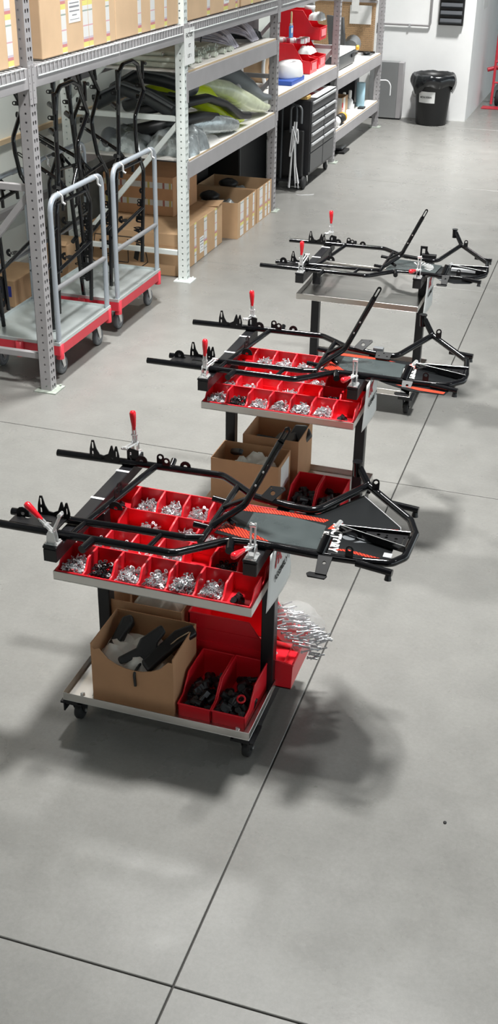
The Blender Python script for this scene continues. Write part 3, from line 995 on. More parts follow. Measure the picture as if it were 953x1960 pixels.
        MB().prism(circ(0.633, 0.018, 0.024, 16, 0.018), z, z + 0.0006).build('decal', GREYPL, tr)
        MB().prism([(0.655, 0.035), (0.72, 0.008), (0.655, -0.010), (0.675, 0.010)], z, z + 0.0006).build('decal', GREYPL, tr)
        R = Matrix.Translation((0.585, 0.004, z + 0.0006)) @ Matrix.Rotation(-PI / 2 + 0.10, 4, 'Z')
        text('tray_lettering', 'FACTORY', 0.056, R, LETTER, tr, 0.0022, sx=0.80)
        text('tray_lettering', 'KARTS', 0.026, R @ Matrix.Translation((0.0, -0.036, 0)), LETTER, tr, 0.001, sx=0.9)
        MB().b(0.775, 0.805, -0.075, -0.045, -0.012, -0.009).build('end_plate', ALU, tr)
        MB().tube([(0.612, 0.352, zt + 0.003), (0.77, 0.180, zt + 0.003), (0.795, 0.152, zt + 0.003), (0.800, 0.128, zt + 0.003)], 0.0018, 6).build('tray_edge', ALU, tr)
    elif style == 2:
        tp = [(0.155, -0.12), (0.20, 0.135), (0.44, 0.130), (0.60, 0.125), (0.79, 0.165), (0.81, 0.12), (0.81, -0.10), (0.775, -0.225), (0.62, -0.235), (0.50, -0.185), (0.40, -0.125)]
        tr = MB().prism(tp, zt, zt + 0.003).build('floor_tray', TRAYB, k)
        z = zt + 0.0031
        MB().prism([(0.23, -0.07), (0.225, 0.09), (0.40, 0.108), (0.535, 0.085), (0.545, -0.115), (0.40, -0.12)], z, z + 0.0006).build('tray_panel', TRAYG, tr)
        MB().prism([(0.195, 0.132), (0.33, 0.130), (0.48, 0.105), (0.36, 0.100), (0.20, 0.100)], z, z + 0.0006).build('decal', REDDECAL, tr)
        MB().prism([(0.17, -0.10), (0.18, 0.0), (0.24, -0.06), (0.30, -0.12), (0.22, -0.12)], z, z + 0.0012).build('decal', REDHATCH, tr)
        MB().prism([(0.70, 0.125), (0.79, 0.155), (0.805, 0.115), (0.805, 0.085), (0.69, 0.100)], z, z + 0.0006).build('decal', REDDECAL, tr)
        MB().prism([(0.54, -0.182), (0.62, -0.180), (0.775, -0.196), (0.770, -0.220), (0.66, -0.214)], z, z + 0.0006).build('decal', REDDECAL, tr)
        MB().prism([(0.545, 0.055), (0.56, 0.11), (0.63, 0.105), (0.60, 0.05)], z, z + 0.0006).build('decal', REDDECAL, tr)
        R = Matrix.Translation((0.580, 0.004, z + 0.0008)) @ Matrix.Rotation(-PI / 2 + 0.10, 4, 'Z')
        text('tray_lettering', 'FACTORY', 0.050, R, LETTER, tr, 0.0022, sx=0.80)
        text('tray_lettering', 'KARTS', 0.024, R @ Matrix.Translation((0.0, -0.032, 0)), LETTER, tr, 0.001, sx=0.9)
        MB().b(0.71, 0.745, 0.050, 0.085, zt + 0.003, zt + 0.004).build('decal', LETTER, tr)
    elif style == 3:
        tp = [(0.16, -0.10), (0.20, 0.14), (0.34, 0.13), (0.52, 0.10), (0.50, -0.12), (0.30, -0.12)]
        tr = MB().prism(tp, zt, zt + 0.003).build('floor_tray', TRAYG, k)
        z = zt + 0.0031
        for i in range(11):
            a = -0.5 + i * 0.26
            c0 = Vector((0.375, 0.02, 0))
            dv = Vector((math.cos(a), math.sin(a), 0))
            sv = Vector((-dv.y, dv.x, 0)) * 0.006
            MB().prism([tuple((c0 + dv * 0.035).xy), tuple((c0 + dv * 0.10 - sv).xy), tuple((c0 + dv * 0.10 + sv).xy)], z, z + 0.0006).build('decal', LETTER, tr)
        nf = [(0.50, -0.10), (0.49, 0.10), (0.60, 0.09), (0.80, 0.02), (0.80, -0.12), (0.76, -0.19), (0.66, -0.22), (0.56, -0.19)]
        MB().prism(nf, zt - 0.006, zt - 0.003).build('nose_floor', TRAYB, k)
        MB().prism([(0.49, -0.11), (0.56, -0.19), (0.60, -0.205), (0.57, -0.12)], zt - 0.0029, zt - 0.0023).build('decal', GREYPL, k)
        MB().b(0.60, 0.80, -0.01, 0.02, -0.006, 0.010).build('nose_bar', ALU, k)
    return k


NOSE1 = [(0.815, -0.125, 0), (0.852, -0.07, 0), (0.858, 0.10, 0), (0.823, 0.195, 0)]
NOSE2 = [(0.780, -0.130, 0), (0.838, -0.06, 0), (0.838, 0.03, 0), (0.815, 0.214, 0)]
FZ = 0.8795
KG = 'black kart frames clamped on the carts'
kart_frame('black kart frame with red and grey FACTORY floor tray, on the nearest cart', (-1.33, 3.43, FZ), (0.622, 0.379, 0.02), (0.575, 0.425, 0.065), NOSE1, 1, KG)
kart_frame('black kart frame with red striped floor tray, on the middle cart', (-1.36, 5.10, FZ), (0.612, 0.380, 0.048), (0.560, 0.425, 0.11), NOSE2, 2, KG)
kf3 = kart_frame('black kart frame with white sunburst on its small grey tray, on the farthest cart', (-1.39, 6.815, FZ), (0.600, 0.385, 0.055), (0.545, 0.445, 0.12), NOSE2, 3, KG)
kf3.scale = (0.89, 1.0, 0.9)      # a shorter frame than the other two

# frames standing on end on the parked trucks, noses up
stand = None
for (x, y, z, lean, turn, lab) in (
        (-3.405, 6.82, 0.945, 0.02, 0.0, 'black kart frame standing nose up against the handle of the near platform truck'),
        (-3.405, 7.78, 0.960, 0.03, 0.0, 'black kart frame standing nose up against the handle of the far platform truck'),
        (-3.80, 6.75, 0.950, -0.03, 0.06, 'black kart frame standing nose up at the back of the near platform truck'),
        (-3.80, 7.62, 0.955, -0.03, -0.05, 'black kart frame standing nose up at the back of the far platform truck'),
        (-3.58, 7.52, 0.955, -0.03, 0.1, 'black kart frame standing nose up in the middle of the far platform truck')):
    if stand is None:
        stand = kart_frame(lab, (0, 0, 0), (0.622, 0.360, 0.02), (0.575, 0.405, 0.065), NOSE1, 'bare', 'kart frames standing on the parked trucks')
        o = stand
    else:
        o = copy_tree(stand)
    o['label'] = lab
    # frame x -> up, frame y -> world y, frame z -> away from the aisle
    o.matrix_world = Matrix.Translation((x, y, z)) @ Matrix.Rotation(lean, 4, 'Y') @ Matrix.Rotation(turn, 4, 'X') @ Matrix(((0, 0, -1, 0), (0, 1, 0, 0), (1, 0, 0, 0), (0, 0, 0, 1)))

# ================================================================== loads on the carts
def open_box(name, label, x0, x1, y0, y1, z0, h, m, cut=None, flaps=(), t=0.004, group=None):
    """open cardboard box; cut = depth of the curved scoop in the front wall"""
    b = thing(name, label, 'cardboard box', ((x0 + x1) / 2, (y0 + y1) / 2, z0), 0, group)
    part('bottom', MB().b(x0, x1, y0, y1, z0 + 0.0003, z0 + t), m, b)
    part('side_wall', MB().b(x0, x0 + t, y0, y1, z0 + t, z0 + h), m, b)
    part('side_wall', MB().b(x1 - t, x1, y0, y1, z0 + t, z0 + h), m, b)
    part('back_wall', MB().b(x0 + t, x1 - t, y1 - t, y1, z0 + t, z0 + h), m, b)
    if cut:
        w = x1 - x0 - 2 * t
        top = [(w, h * 0.93), (w * 0.97, h * 0.93)]
        for i in range(9):
            a = i / 8
            top.append((w * (0.95 - 0.86 * a), h * (0.93 - cut * math.sin(PI * a) ** 0.6)))
        top += [(0.03 * w, h * 0.90), (0, h * 0.93)]
        part('front_wall', MB().prism([(0, t), (w, t)] + top, 0, t, XZ(x0 + t, y0 + t, z0)), m, b)
    else:
        part('front_wall', MB().b(x0 + t, x1 - t, y0, y0 + t, z0 + t, z0 + h), m, b)
    return b


def sheet(name, cx, cy, cz, w, d, h, m, seed, label=None, cat=None, parent=None, n=14, squash=1.0, kind=None, smooth=True, rz=0.0):
    """crumpled bag-like mound: a closed displaced dome"""
    rnd = random.Random(seed)
    mb = MB()
    ph = [rnd.uniform(0, 6.28) for _ in range(8)]
    vs = []
    for i in range(n + 1):
        for j in range(n + 1):
            u, v = i / n * 2 - 1, j / n * 2 - 1
            e = max(0.0, (1 - u ** 4) * (1 - v ** 4)) ** 0.4
            f = 0.82 + 0.09 * math.sin(4 * u + ph[0]) * math.cos(3 * v + ph[1]) + 0.06 * math.sin(8 * u - 6 * v + ph[2]) + 0.045 * math.sin(13 * v + 5 * u + ph[3]) + rnd.uniform(-0.035, 0.035)
            vs.append((u * w / 2 * (1 + 0.05 * math.sin(6 * v + ph[4])), v * d / 2 * (1 + 0.05 * math.sin(6 * u + ph[5])), h * e * f * squash))
    k = n + 1
    mb.add(vs, [(i * k + j, (i + 1) * k + j, (i + 1) * k + j + 1, i * k + j + 1) for i in range(n) for j in range(n)], smooth)
    mb.add([(v[0], v[1], 0) for v in vs], [(i * k + j, i * k + j + 1, (i + 1) * k + j + 1, (i + 1) * k + j) for i in range(n) for j in range(n)], smooth)
    o = mb.build(name, m, parent, loc=(cx, cy, cz), rot=(0, 0, rz))
    return tag(o, label, cat, kind=kind)


LT = LZ + 0.0026     # top of the lower tray
c0x, c0y = CARTS[0]
# --- nearest cart
open_box('cardboard_box', 'brown open cardboard box with scooped front, front left on the nearest cart', -1.595, -1.262, 3.142, 3.392, LT, 0.262, CARDD, 0.27)
sheet('white_bag', -1.46, 3.262, LT + 0.0045, 0.30, 0.22, 0.245, PAPERB, 3, 'crumpled white bag inside the scooped brown box on the nearest cart', 'bag')


def bracket_piece(label, pts, loc, rot, thick, cat='kart part'):
    mb = MB().prism(pts, -thick / 2, thick / 2)
    return tag(mb.build('black_plastic_part', BLACKP, None, min(0.010, thick * 0.3), loc=loc, rot=rot, seg=3), label, cat, 'black plastic parts in the scooped box')


bracket_piece('thick black plastic wedge leaning at the left inside the scooped brown box', [(-0.10, -0.022), (0.07, -0.026), (0.095, 0.0), (0.07, 0.026), (-0.10, 0.012)],
              (-1.545, 3.295, LT + 0.205), (0.25, -0.65, 1.20), 0.042)
bracket_piece('forked black plastic part in the middle of the scooped brown box', [(-0.11, -0.02), (-0.03, -0.03), (-0.02, -0.055), (0.035, -0.05), (0.05, -0.01), (0.10, 0.015), (0.095, 0.05), (0.0, 0.035), (-0.03, 0.01), (-0.11, 0.008)],
              (-1.415, 3.235, LT + 0.222), (0.75, -0.25, 0.75), 0.030)
bracket_piece('long black plastic part at the right inside the scooped brown box', [(-0.13, -0.028), (0.03, -0.03), (0.11, -0.045), (0.125, 0.0), (0.06, 0.028), (-0.12, 0.025)],
              (-1.330, 3.272, LT + 0.222), (0.3, -0.35, 1.05), 0.032)
tag(MB().tube(fillet([(-1.405, 3.205, LT + 0.19), (-1.415, 3.160, LT + 0.175), (-1.418, 3.137, LT + 0.165), (-1.414, 3.136, LT + 0.11)], 0.02), 0.0055, 6).build('black_strap', BLACKP),
    'thin black strap hanging over the front of the scooped brown box', 'strap')
tag(MB().tube(fillet([(-1.268, 3.33, LT + 0.262), (-1.30, 3.29, LT + 0.25), (-1.335, 3.25, LT + 0.222), (-1.34, 3.22, LT + 0.20)], 0.05), 0.0025, 6).build('tan_cord', BOARDE),
    'thin tan cord lying over the right rim of the scooped brown box', 'cord')
open_box('cardboard_box', 'brown cardboard box holding a cloudy bag, behind the scooped box on the nearest cart', -1.650, -1.335, 3.425, 3.680, LT, 0.275, CARDD)
sheet('poly_bag', -1.475, 3.55, LT + 0.0045, 0.25, 0.21, 0.33, CLOUD, 8, 'cloudy plastic bag bulging out of the rear brown box on the nearest cart', 'bag', n=10)
for i, x in enumerate((-1.182, -1.046)):
    place_mesh('red_parts_bin', big_bin_mesh, (x, 3.287, LT), -0.02, 'long red parts bin, %s of the pair low on the nearest cart' % ('left' if i == 0 else 'right'), 'parts bin', 'long red bins on the lower trays')
    rnd = random.Random(40 + i)
    place_mesh('black_fittings', heap_mesh('chunk', 0.122, 0.25, 0.075, 46, 40 + i, BLKHW), (x, 3.287, LT + 0.006), -0.02,
               'heap of black fittings and tubes in the %s long red bin on the nearest cart' % ('left' if i == 0 else 'right'), 'fittings', None, None, 'stuff')
tag(MB().cyl((-1.048, 3.245, LT + 0.075), (-1.075, 3.250, LT + 0.085), 0.007, n=10).build('steel_sleeve', CHROME), 'bright steel sleeve lying in the right long red bin on the nearest cart', 'fitting')
tag(MB().lathe([(0.012, -0.004), (0.018, -0.004), (0.018, 0.004), (0.012, 0.004), (0.012, -0.004)], 14, Matrix.Translation((-1.02, 3.22, LT + 0.085)) @ Matrix.Rotation(0.5, 4, 'X'), cap=False).build('red_ring', REDGRIP),
    'small red ring among black fittings in the right long bin of the nearest cart', 'ring')
# the big bin lies turned, its open front to the right
bigm = bin_mb(0.265, 0.430, 0.275, 0.005, 0.42).mesh('big_red_bin', REDBIN)
bb = thing('big_red_bin', 'big red hopper bin facing right behind the leg of the nearest cart', 'parts bin', (-1.098, 3.575, LT))
o = place_mesh('bin_body', bigm, (0, 0, 0), PI / 2, parent=bb)
for z in (0.09, 0.15, 0.21):
    MB().box((-0.03, -0.1335, z), (0.30, 0.004, 0.006)).build('side_rib', REDBIN, bb)
for x in (-0.18, 0.11):
    MB().box((x, -0.1335, 0.14), (0.006, 0.004, 0.22)).build('side_rib', REDBIN, bb)
# bag of bolts spilling from it
bg = thing('bag_of_bolts', 'clear plastic bag of silver bolts spilling from the big red bin', 'bag', (-0.875, 3.585, LT + 0.12))
rnd = random.Random(5)
mb = MB()
for i in range(13):
    for j in range(10):
        L = 0.038
        yy = -0.08 + j * 0.018 + rnd.uniform(-0.005, 0.005)
        s = i / 12
        p = Vector((-0.10 + 0.16 * s + rnd.uniform(-0.01, 0.01), yy, 0.105 - 0.11 * s + 0.045 * math.sin(PI * (j + 0.5) / 9) + rnd.uniform(-0.012, 0.012)))
        dv = Vector((0.9, 0.25 + rnd.uniform(-0.3, 0.3), 0.1 + rnd.uniform(-0.35, 0.35))).normalized()
        mb.cyl(p, p + dv * L, 0.0036, n=5)
        mb.cyl(p, p - dv * 0.005, 0.0068, n=6)
mb.build('bolts', ZINC, bg)['kind'] = 'stuff'
T = Matrix.Translation((-0.02, 0, 0.085)) @ Matrix.Rotation(0.6, 4, 'Y')
MB().blob((0, 0, 0), (0.125, 0.100, 0.075), 20, 12, 0.06, 4, 0.9, M=T).build('bag_film', CLEAR, bg)

# --- middle cart
c1x, c1y = CARTS[1]
open_box('cardboard_box', 'tan open cardboard box with white bag, front left on the middle cart', -1.700, -1.345, 4.80, 5.015, LT, 0.255, CARDD, None)
sheet('white_bag', -1.50, 4.905, LT + 0.0045, 0.27, 0.19, 0.265, PAPERB, 13, 'crumpled white bag inside the front box on the middle cart', 'bag')
tag(MB().prism([(-0.07, -0.016), (0.05, -0.020), (0.065, 0.0), (0.05, 0.020), (-0.07, 0.010)], -0.015, 0.015).build('black_plastic_part', BLACKP, None, 0.008, loc=(-1.612, 4.945, LT + 0.235), rot=(0.5, 0.45, 2.2)),
    'black plastic part resting on the white bag in the box on the middle cart', 'kart part')
tag(MB().b(-1.3445, -1.3437, 4.84, 4.985, LT + 0.10, LT + 0.235).build('shipping_label', PAPER), 'white label sheet on the right side of the front box on the middle cart', 'label')
open_box('cardboard_box', 'tan open cardboard box holding black parts, at the back of the middle cart', -1.615, -1.315, 5.055, 5.335, LT, 0.285, CARDD, None)
for i, (x, y, r) in enumerate(((-1.52, 5.16, 0.3), (-1.42, 5.20, -0.4), (-1.36, 5.23, 0.9))):
    tag(MB().prism([(-0.07, -0.045), (0.05, -0.05), (0.075, 0.0), (0.04, 0.055), (-0.06, 0.04)], -0.025, 0.025).build('black_plastic_part', BLACKP, None, 0.009, loc=(x, y, LT + 0.19 + 0.02 * i), rot=(0.4, 0.3 - 0.5 * i, r)),
        'black plastic part, %s in the rear box on the middle cart' % ('left', 'middle', 'right')[i] + ' of three', 'kart part', 'black parts in the rear box')
for i, x in enumerate((-1.235, -1.098)):
    place_mesh('red_parts_bin', big_bin_mesh, (x, 4.905, LT), 0.0, 'long red parts bin, %s of the pair low on the middle cart' % ('left' if i == 0 else 'right'), 'parts bin', 'long red bins on the lower trays')
    place_mesh('black_fittings', heap_mesh('chunk', 0.122, 0.25, 0.08, 40, 60 + i, BLKHW), (x, 4.905, LT + 0.006), 0.0,
               'heap of black fittings in the %s long red bin on the middle cart' % ('left' if i == 0 else 'right'), 'fittings', None, None, 'stuff')
t = thing('plastic_case', 'small grey clear-lidded plastic case beside the red bins on the middle cart', 'case', (-1.325, 4.85, LT))
MB().b(-0.022, 0.022, -0.03, 0.03, 0, 0.03).build('case_body', GREYPL, t, 0.003)
MB().b(-0.023, 0.023, -0.031, 0.031, 0.0302, 0.038).build('case_lid', FOIL, t, 0.003)

# --- paper signs hanging at the right side of each cart
for i, (cx, cy) in enumerate(CARTS):
    x = cx + CX1 + 0.012
    s = thing('paper_sign', 'white paper sign with red logo hanging on the right side of %s' % CN[i], 'sign', (x, cy - 0.01, 0.62), 0, 'paper signs on the carts')
    n = 8
    mb = MB()
    vs = []
    for i2 in range(n + 1):
        for j in range(n + 1):
            u, v = i2 / n, j / n
            vs.append((0.012 * math.sin(u * 2.2 + v), -0.15 + 0.29 * u, 0.245 * v))
    k = n + 1
    mb.add(vs, [(a * k + c, (a + 1) * k + c, (a + 1) * k + c + 1, a * k + c + 1) for a in range(n) for c in range(n)], True)
    sh = mb.build('paper_sheet', PAPER, s)
    md = sh.modifiers.new('thickness', 'SOLIDIFY')
    md.thickness = 0.0006
    M = YZ(0.0145, -0.005, 0.18)
    text('sign_logo', 'FK', 0.075, YZ(0.0135, -0.055, 0.185), REDINK, s, 0.003, 0.35)
    text('sign_lettering', 'ASSEMBLY %d' % (i + 1), 0.036, YZ(0.0140, 0.0, 0.115), INK, s, 0.0005)
    MB().b(-0.016, 0.006, -0.06, 0.04, 0.228, 0.243).build('tape', CLEAR, s)

# ================================================================== parked platform trucks
def platform_truck(label, y0, y1, x0=-3.88, x1=-3.265):
    t = thing('platform_truck', label, 'platform truck', ((x0 + x1) / 2, (y0 + y1) / 2, 0), 0, 'parked platform trucks')
    fr = MB()
    z0, z1 = 0.195, 0.262
    for a in ((x0, x1, y0, y0 + 0.035), (x0, x1, y1 - 0.035, y1), (x0, x0 + 0.035, y0 + 0.035, y1 - 0.035), (x1 - 0.035, x1, y0 + 0.035, y1 - 0.035)):
        fr.b(*a, z0, z1)
    fo = part('red_frame', fr, REDPAINT, t, 0.003)
    for (sx, sy) in ((x1 - 0.018, y0 + 0.035), (x1 - 0.018, y1 - 0.02), (x0 + 0.018, y0 + 0.035), (x0 + 0.018, y1 - 0.02), ((x0 + x1) / 2 + 0.02, y0 - 0.008), ((x0 + x1) / 2 + 0.02, y1 + 0.008)):
        part('socket', MB().lathe([(0.026, 0.165), (0.026, 0.266), (0.020, 0.266), (0.020, 0.262)], 14, Matrix.Translation((sx, sy, 0))), REDPAINT, fo)
    dk = MB().b(x0 + 0.002, x1 - 0.002, y0 + 0.002, y1 - 0.002, z1 + 0.0005, z1 + 0.006)
    for a in ((x0, x1, y0, y0 + 0.006), (x0, x1, y1 - 0.006, y1), (x0, x0 + 0.006, y0 + 0.006, y1 - 0.006), (x1 - 0.006, x1, y0 + 0.006, y1 - 0.006)):
        dk.b(*a, z1 + 0.0005, z1 + 0.024)
    part('deck_tray', dk, GALV, t, 0.0015)
    for x in (x1 - 0.02, x0 + 0.02):
        h = MB().pipe([(x, y0 + 0.035, 0.21), (x, y0 + 0.035, 1.205), (x, y1 - 0.02, 1.205), (x, y1 - 0.02, 0.21)], 0.0175, 0.09, 12)
        ho = part('handle_hoop', h, BLUETUBE, t)
        part('mid_bar', MB().cyl((x, y0 + 0.04, 0.63), (x, y1 - 0.025, 0.63), 0.0165, n=12), GREYTUBE, ho)
        for yy in (y0 + 0.16, y1 - 0.13):
            part('rail_hook', MB().cyl((x - 0.02, yy - 0.025, 1.195), (x - 0.02, yy + 0.025, 1.195), 0.021, n=10).tube(fillet([(x, yy, 1.22), (x + 0.025, yy, 1.20), (x + 0.025, yy, 1.16), (x + 0.045, yy, 1.15)], 0.015), 0.008, 8), CHROME, ho)
    for x in (x1 - 0.085, x0 + 0.085):
        for y in (y0 + 0.14, y1 - 0.10):
            k = MB().b(x - 0.04, x + 0.04, y - 0.05, y + 0.05, 0.183, 0.1945)
            k.cyl((x, y, 0.165), (x, y, 0.183), 0.026, n=14)
            for s in (-1, 1):
                k.prism([(y - 0.03, 0.172), (y + 0.03, 0.172), (y + 0.048, 0.06), (y + 0.022, 0.05)], 0, 0.004, YZ(x + s * 0.024 - 0.002, 0, 0))
            ca = part('caster', k, CHROME, t)
            T = Matrix.Translation((x, y + 0.035, 0.0625)) @ Matrix.Rotation(PI / 2, 4, 'Y')
            part('tyre', MB().lathe([(0.048, -0.016), (0.058, -0.016), (0.0625, -0.008), (0.0625, 0.008), (0.058, 0.016), (0.048, 0.016)], 24, T), mat('grey_rubber_tyre', (0.16, 0.17, 0.18), 0.5), ca)
            part('wheel_hub', MB().lathe([(0.008, -0.019), (0.020, -0.019), (0.026, -0.013), (0.047, -0.0165), (0.047, 0.0165), (0.026, 0.013), (0.02, 0.019), (0.008, 0.019)], 20, T), WHEELG, ca)
    return t


platform_truck('red platform truck with grey hoop handles, behind the first rack post', 6.27, 7.09)
platform_truck('red platform truck with grey hoop handles, nearer the pale rack post', 7.22, 8.04)

# ================================================================== cartons on the top of the rack
def carton(label, x0, x1, y0, y1, z0, z1, m, tapes=(), label_at=None, group=None, seam=True, name='cardboard_carton'):
    c = thing(name, label, 'cardboard box', ((x0 + x1) / 2, (y0 + y1) / 2, z0), 0, group)
    part('carton_body', MB().b(x0, x1, y0, y1, z0 + 0.0003, z1), m, c, 0.006)
    for ty, w in tapes:
        part('tape_strip', MB().b(x1 - 0.0005, x1 + 0.0008, ty - w / 2, ty + w / 2, z0 + 0.004, z1 - 0.003), TAPE, c)
    if label_at:
        ya, yb, za, zb = label_at
        lb = part('shipping_label', MB().b(x1 + 0.0002, x1 + 0.001, ya, yb, za, zb), PAPER, c)
        for q, (f0, f1, th) in enumerate(((0.1, 0.9, 0.006), (0.08, 0.92, 0.010), (0.08, 0.92, 0.007), (0.3, 0.7, 0.006), (0.1, 0.9, 0.003))):
            zz = zb - (zb - za) * (0.15 + 0.18 * q)
            part('print_line', MB().b(x1 + 0.001, x1 + 0.0014, ya + (yb - ya) * f0, ya + (yb - ya) * f1, zz, zz + th), mat('grey_print', (0.25, 0.25, 0.27), 0.7), lb)
    return c


ZB = 2.0
G = 'cartons on the top of the rack'
carton('tall tan carton at the left edge of the photo, left of the first post', -3.95, -3.295, 5.15, 6.085, ZB, 2.62, CARDP, [(5.985, 0.065), (5.45, 0.065)], None, G)
carton('tall tan carton with white shipping label, right of the first post', -3.95, -3.295, 6.365, 7.425, ZB, 2.62, CARDP, [(6.665, 0.065), (6.97, 0.075), (7.045, 0.06), (7.305, 0.055)], (6.735, 6.90, 2.165, 2.29), G)
carton('tan carton with three printed tapes, left of the pale post and its white tag', -3.95, -3.30, 7.445, 8.60, ZB, 2.60, CARDP, [(7.85, 0.06), (8.09, 0.08), (8.34, 0.05)], None, G)
carton('tan carton on top of the rack just right of the white tag', -3.95, -3.30, 8.79, 10.07, ZB, 2.55, CARDP, [(9.27, 0.07), (9.70, 0.11), (9.98, 0.05)], (9.66, 9.78, 2.06, 2.20), G)
carton('farthest tan carton on top of the rack, beside the third post', -3.95, -3.30, 10.11, 11.10, ZB, 2.55, CARDP, [(10.42, 0.06), (10.72, 0.06)], None, G)

# paper tag hanging from the pale post
s = thing('paper_tag', 'white paper tag hanging on the pale post from the top beam', 'tag', (RX + 0.006, 8.735, 1.70))
MB().b(0, 0.001, -0.115, 0.105, 0, 0.262).build('tag_sheet', PAPER, s)
text('tag_lettering', 'FACTORY', 0.044, YZ(0.0012, -0.005, 0.21), INK, s, 0.0012, sx=0.75)
text('tag_lettering', 'KT', 0.036, YZ(0.0012, 0.0, 0.135), INK, s, 0.0006)
text('tag_lettering', 'LIST 1', 0.034, YZ(0.0012, 0.0, 0.062), INK, s, 0.0004)

# ================================================================== floor cartons under the second bay
c = carton('large tan carton on the floor behind the pale post', -4.25, -3.385, 8.735, 9.88, 0, 0.362, CARD, [(9.16, 0.05), (9.42, 0.075), (9.70, 0.055)], (9.27, 9.37, 0.06, 0.20), 'cartons on the floor under the rack')
ink = MB()
for q, (a, b2) in enumerate((((-4.18, 0.08), (-4.14, 0.30)), ((-4.14, 0.30), (-3.70, 0.30)), ((-3.70, 0.30), (-3.66, 0.10)), ((-4.18, 0.08), (-4.12, 0.04)), ((-4.12, 0.04), (-3.74, 0.04)), ((-3.74, 0.04), (-3.66, 0.10)), ((-4.0, 0.30), (-4.0, 0.08)), ((-4.0, 0.08), (-3.84, 0.08)), ((-3.84, 0.08), (-3.84, 0.28)))):
    ink.tube([(a[0], 8.7348, a[1]), (b2[0], 8.7348, b2[1])], 0.004, 4)
for q in range(3):
    ink.b(-4.10, -4.04, 8.7345, 8.735, 0.17 + q * 0.035, 0.19 + q * 0.035)
ink.prism([(-3.79, 0.12), (-3.75, 0.10), (-3.72, 0.24), (-3.76, 0.27)], 0, 0.0005, XZ(0, 8.735, 0))
ink.build('printed_outline', INK, c, loc=-c.location)
part('carton_flap', MB().box((-3.45, 9.80, 0.375), (0.16, 0.16, 0.004), (0.12, -0.1, 0)), CARD, c)
part('seam', MB().b(-4.24, -3.39, 8.7343, 8.735, 0.255, 0.258), CARDD, c)
b2 = carton('dark brown taped carton stacked at the back on the large floor carton', -4.28, -3.62, 9.25, 9.85, 0.3635, 0.70, CARDD, [], None, 'cartons on the floor under the rack')
for zz in (0.45, 0.60):
    part('tape_strip', MB().b(-4.27, -3.63, 9.2492, 9.25, zz, zz + 0.05), striped('printed_tape_sideways_%d' % int(zz * 100), [(0, (0.6, 0.6, 0.58)), (0.4, (0.35, 0.12, 0.1)), (0.5, (0.6, 0.6, 0.58)), (0.7, (0.5, 0.4, 0.1)), (0.8, (0.6, 0.6, 0.58))], 5, 'X'), b2)
for q, (ya, yb, h, nm) in enumerate(((10.03, 10.60, 0.335, 'nearer'), (10.635, 11.12, 0.335, 'farther'))):
    bx = open_box('open_carton', '%s of the two tan open cartons on the floor by the third post' % nm, -3.90, -3.285, ya, yb, 0, h, CARD, None, group='open cartons under the rack')
    for ty, w in ((ya + 0.13, 0.10), (ya + 0.30, 0.055), (yb - 0.08, 0.05)):
        part('tape_strip', MB().b(-3.2852, -3.2842, ty - w / 2, ty + w / 2, 0.01, h - 0.005), TAPE, bx)
    sheet('bagged_parts', -3.62, (ya + yb) / 2, 0.0045, 0.46, yb - ya - 0.08, 0.30, FOIL, 20 + q, 'clear bags of dark metal parts filling the %s open carton by the third post' % nm, 'bags', n=18)
    tag(MB().blob((-3.66, (ya + yb) / 2, 0.31), (0.10, 0.09, 0.05), 14, 9, 0.05, 3).build('black_casting', BLKHW), 'black casting on the bags in the %s open carton' % nm, 'kart part')
t = thing('filler_tote', 'black filler tote for clutter and dark under the shelf by the third post', 'tote', (-4.12, 10.6, 0))  # added filler for the black clutter and dark behind the open cartons
part('tote_body', MB().b(-4.32, -3.95, 9.95, 11.1, 0, 0.62), BLACKP, t, 0.02)
part('tote_lid', MB().b(-4.33, -3.93, 9.93, 11.12, 0.6205, 0.65), CHARCOAL, t, 0.01)
sheet('purple_bag', -4.08, 10.95, 0.6508, 0.26, 0.30, 0.14, mat('purple_foil_bag', (0.20, 0.10, 0.16), 0.25, metal=0.4, var=0.3, vscale=15), 33, 'shiny purple bag on the black filler tote by the third post', 'bag')
# carton with blue print behind the near truck
c = carton('small tan carton with blue printed band behind the near platform truck', -4.75, -4.28, 7.54, 8.02, 0, 0.215, CARD, [], None, None)
part('blue_band', MB().b(-4.72, -4.31, 7.5392, 7.54, 0.085, 0.17), BLUEINK, c)
lt = text('band_lettering', 'LINE', 0.075, XZ(-4.44, 7.5388, 0.128), PAPER, c, 0.003)
lt.location = -c.location
c = carton('small upright tan carton standing behind the far platform truck', -4.30, -4.10, 8.12, 8.40, 0, 0.36, CARD, [], None, None)
part('carton_flap', MB().box((-4.16, 8.13, 0.37), (0.10, 0.05, 0.003), (0.6, 0, 0)), CARD, c)

# ================================================================== shelf goods in the second bay
def sweep(pts, ws, hs, n=12, M=None, power=0.75):
    """closed body swept along a path with elliptic sections (width across, height up)"""
    pts = [Vector(p) for p in pts]
    k = len(pts)
    mb = MB()
    vs = []
    for i in range(k):
        tv = (pts[min(i + 1, k - 1)] - pts[max(i - 1, 0)]).normalized()
        sd = tv.cross(Vector((0, 0, 1))).normalized()
        up = sd.cross(tv)
        for j in range(n):
            a = 2 * PI * j / n
            ca, sa = math.cos(a), math.sin(a)
            vs.append(pts[i] + sd * math.copysign(abs(ca) ** power, ca) * ws[i] + up * math.copysign(abs(sa) ** power, sa) * hs[i])
    mb.add(vs, [(i * n + j, i * n + (j + 1) % n, (i + 1) * n + (j + 1) % n, (i + 1) * n + j) for i in range(k - 1) for j in range(n)], True, M)
    mb.add(vs[:n], [tuple(reversed(range(n)))], False, M)
    mb.add(vs[-n:], [tuple(range(n))], False, M)
    return mb


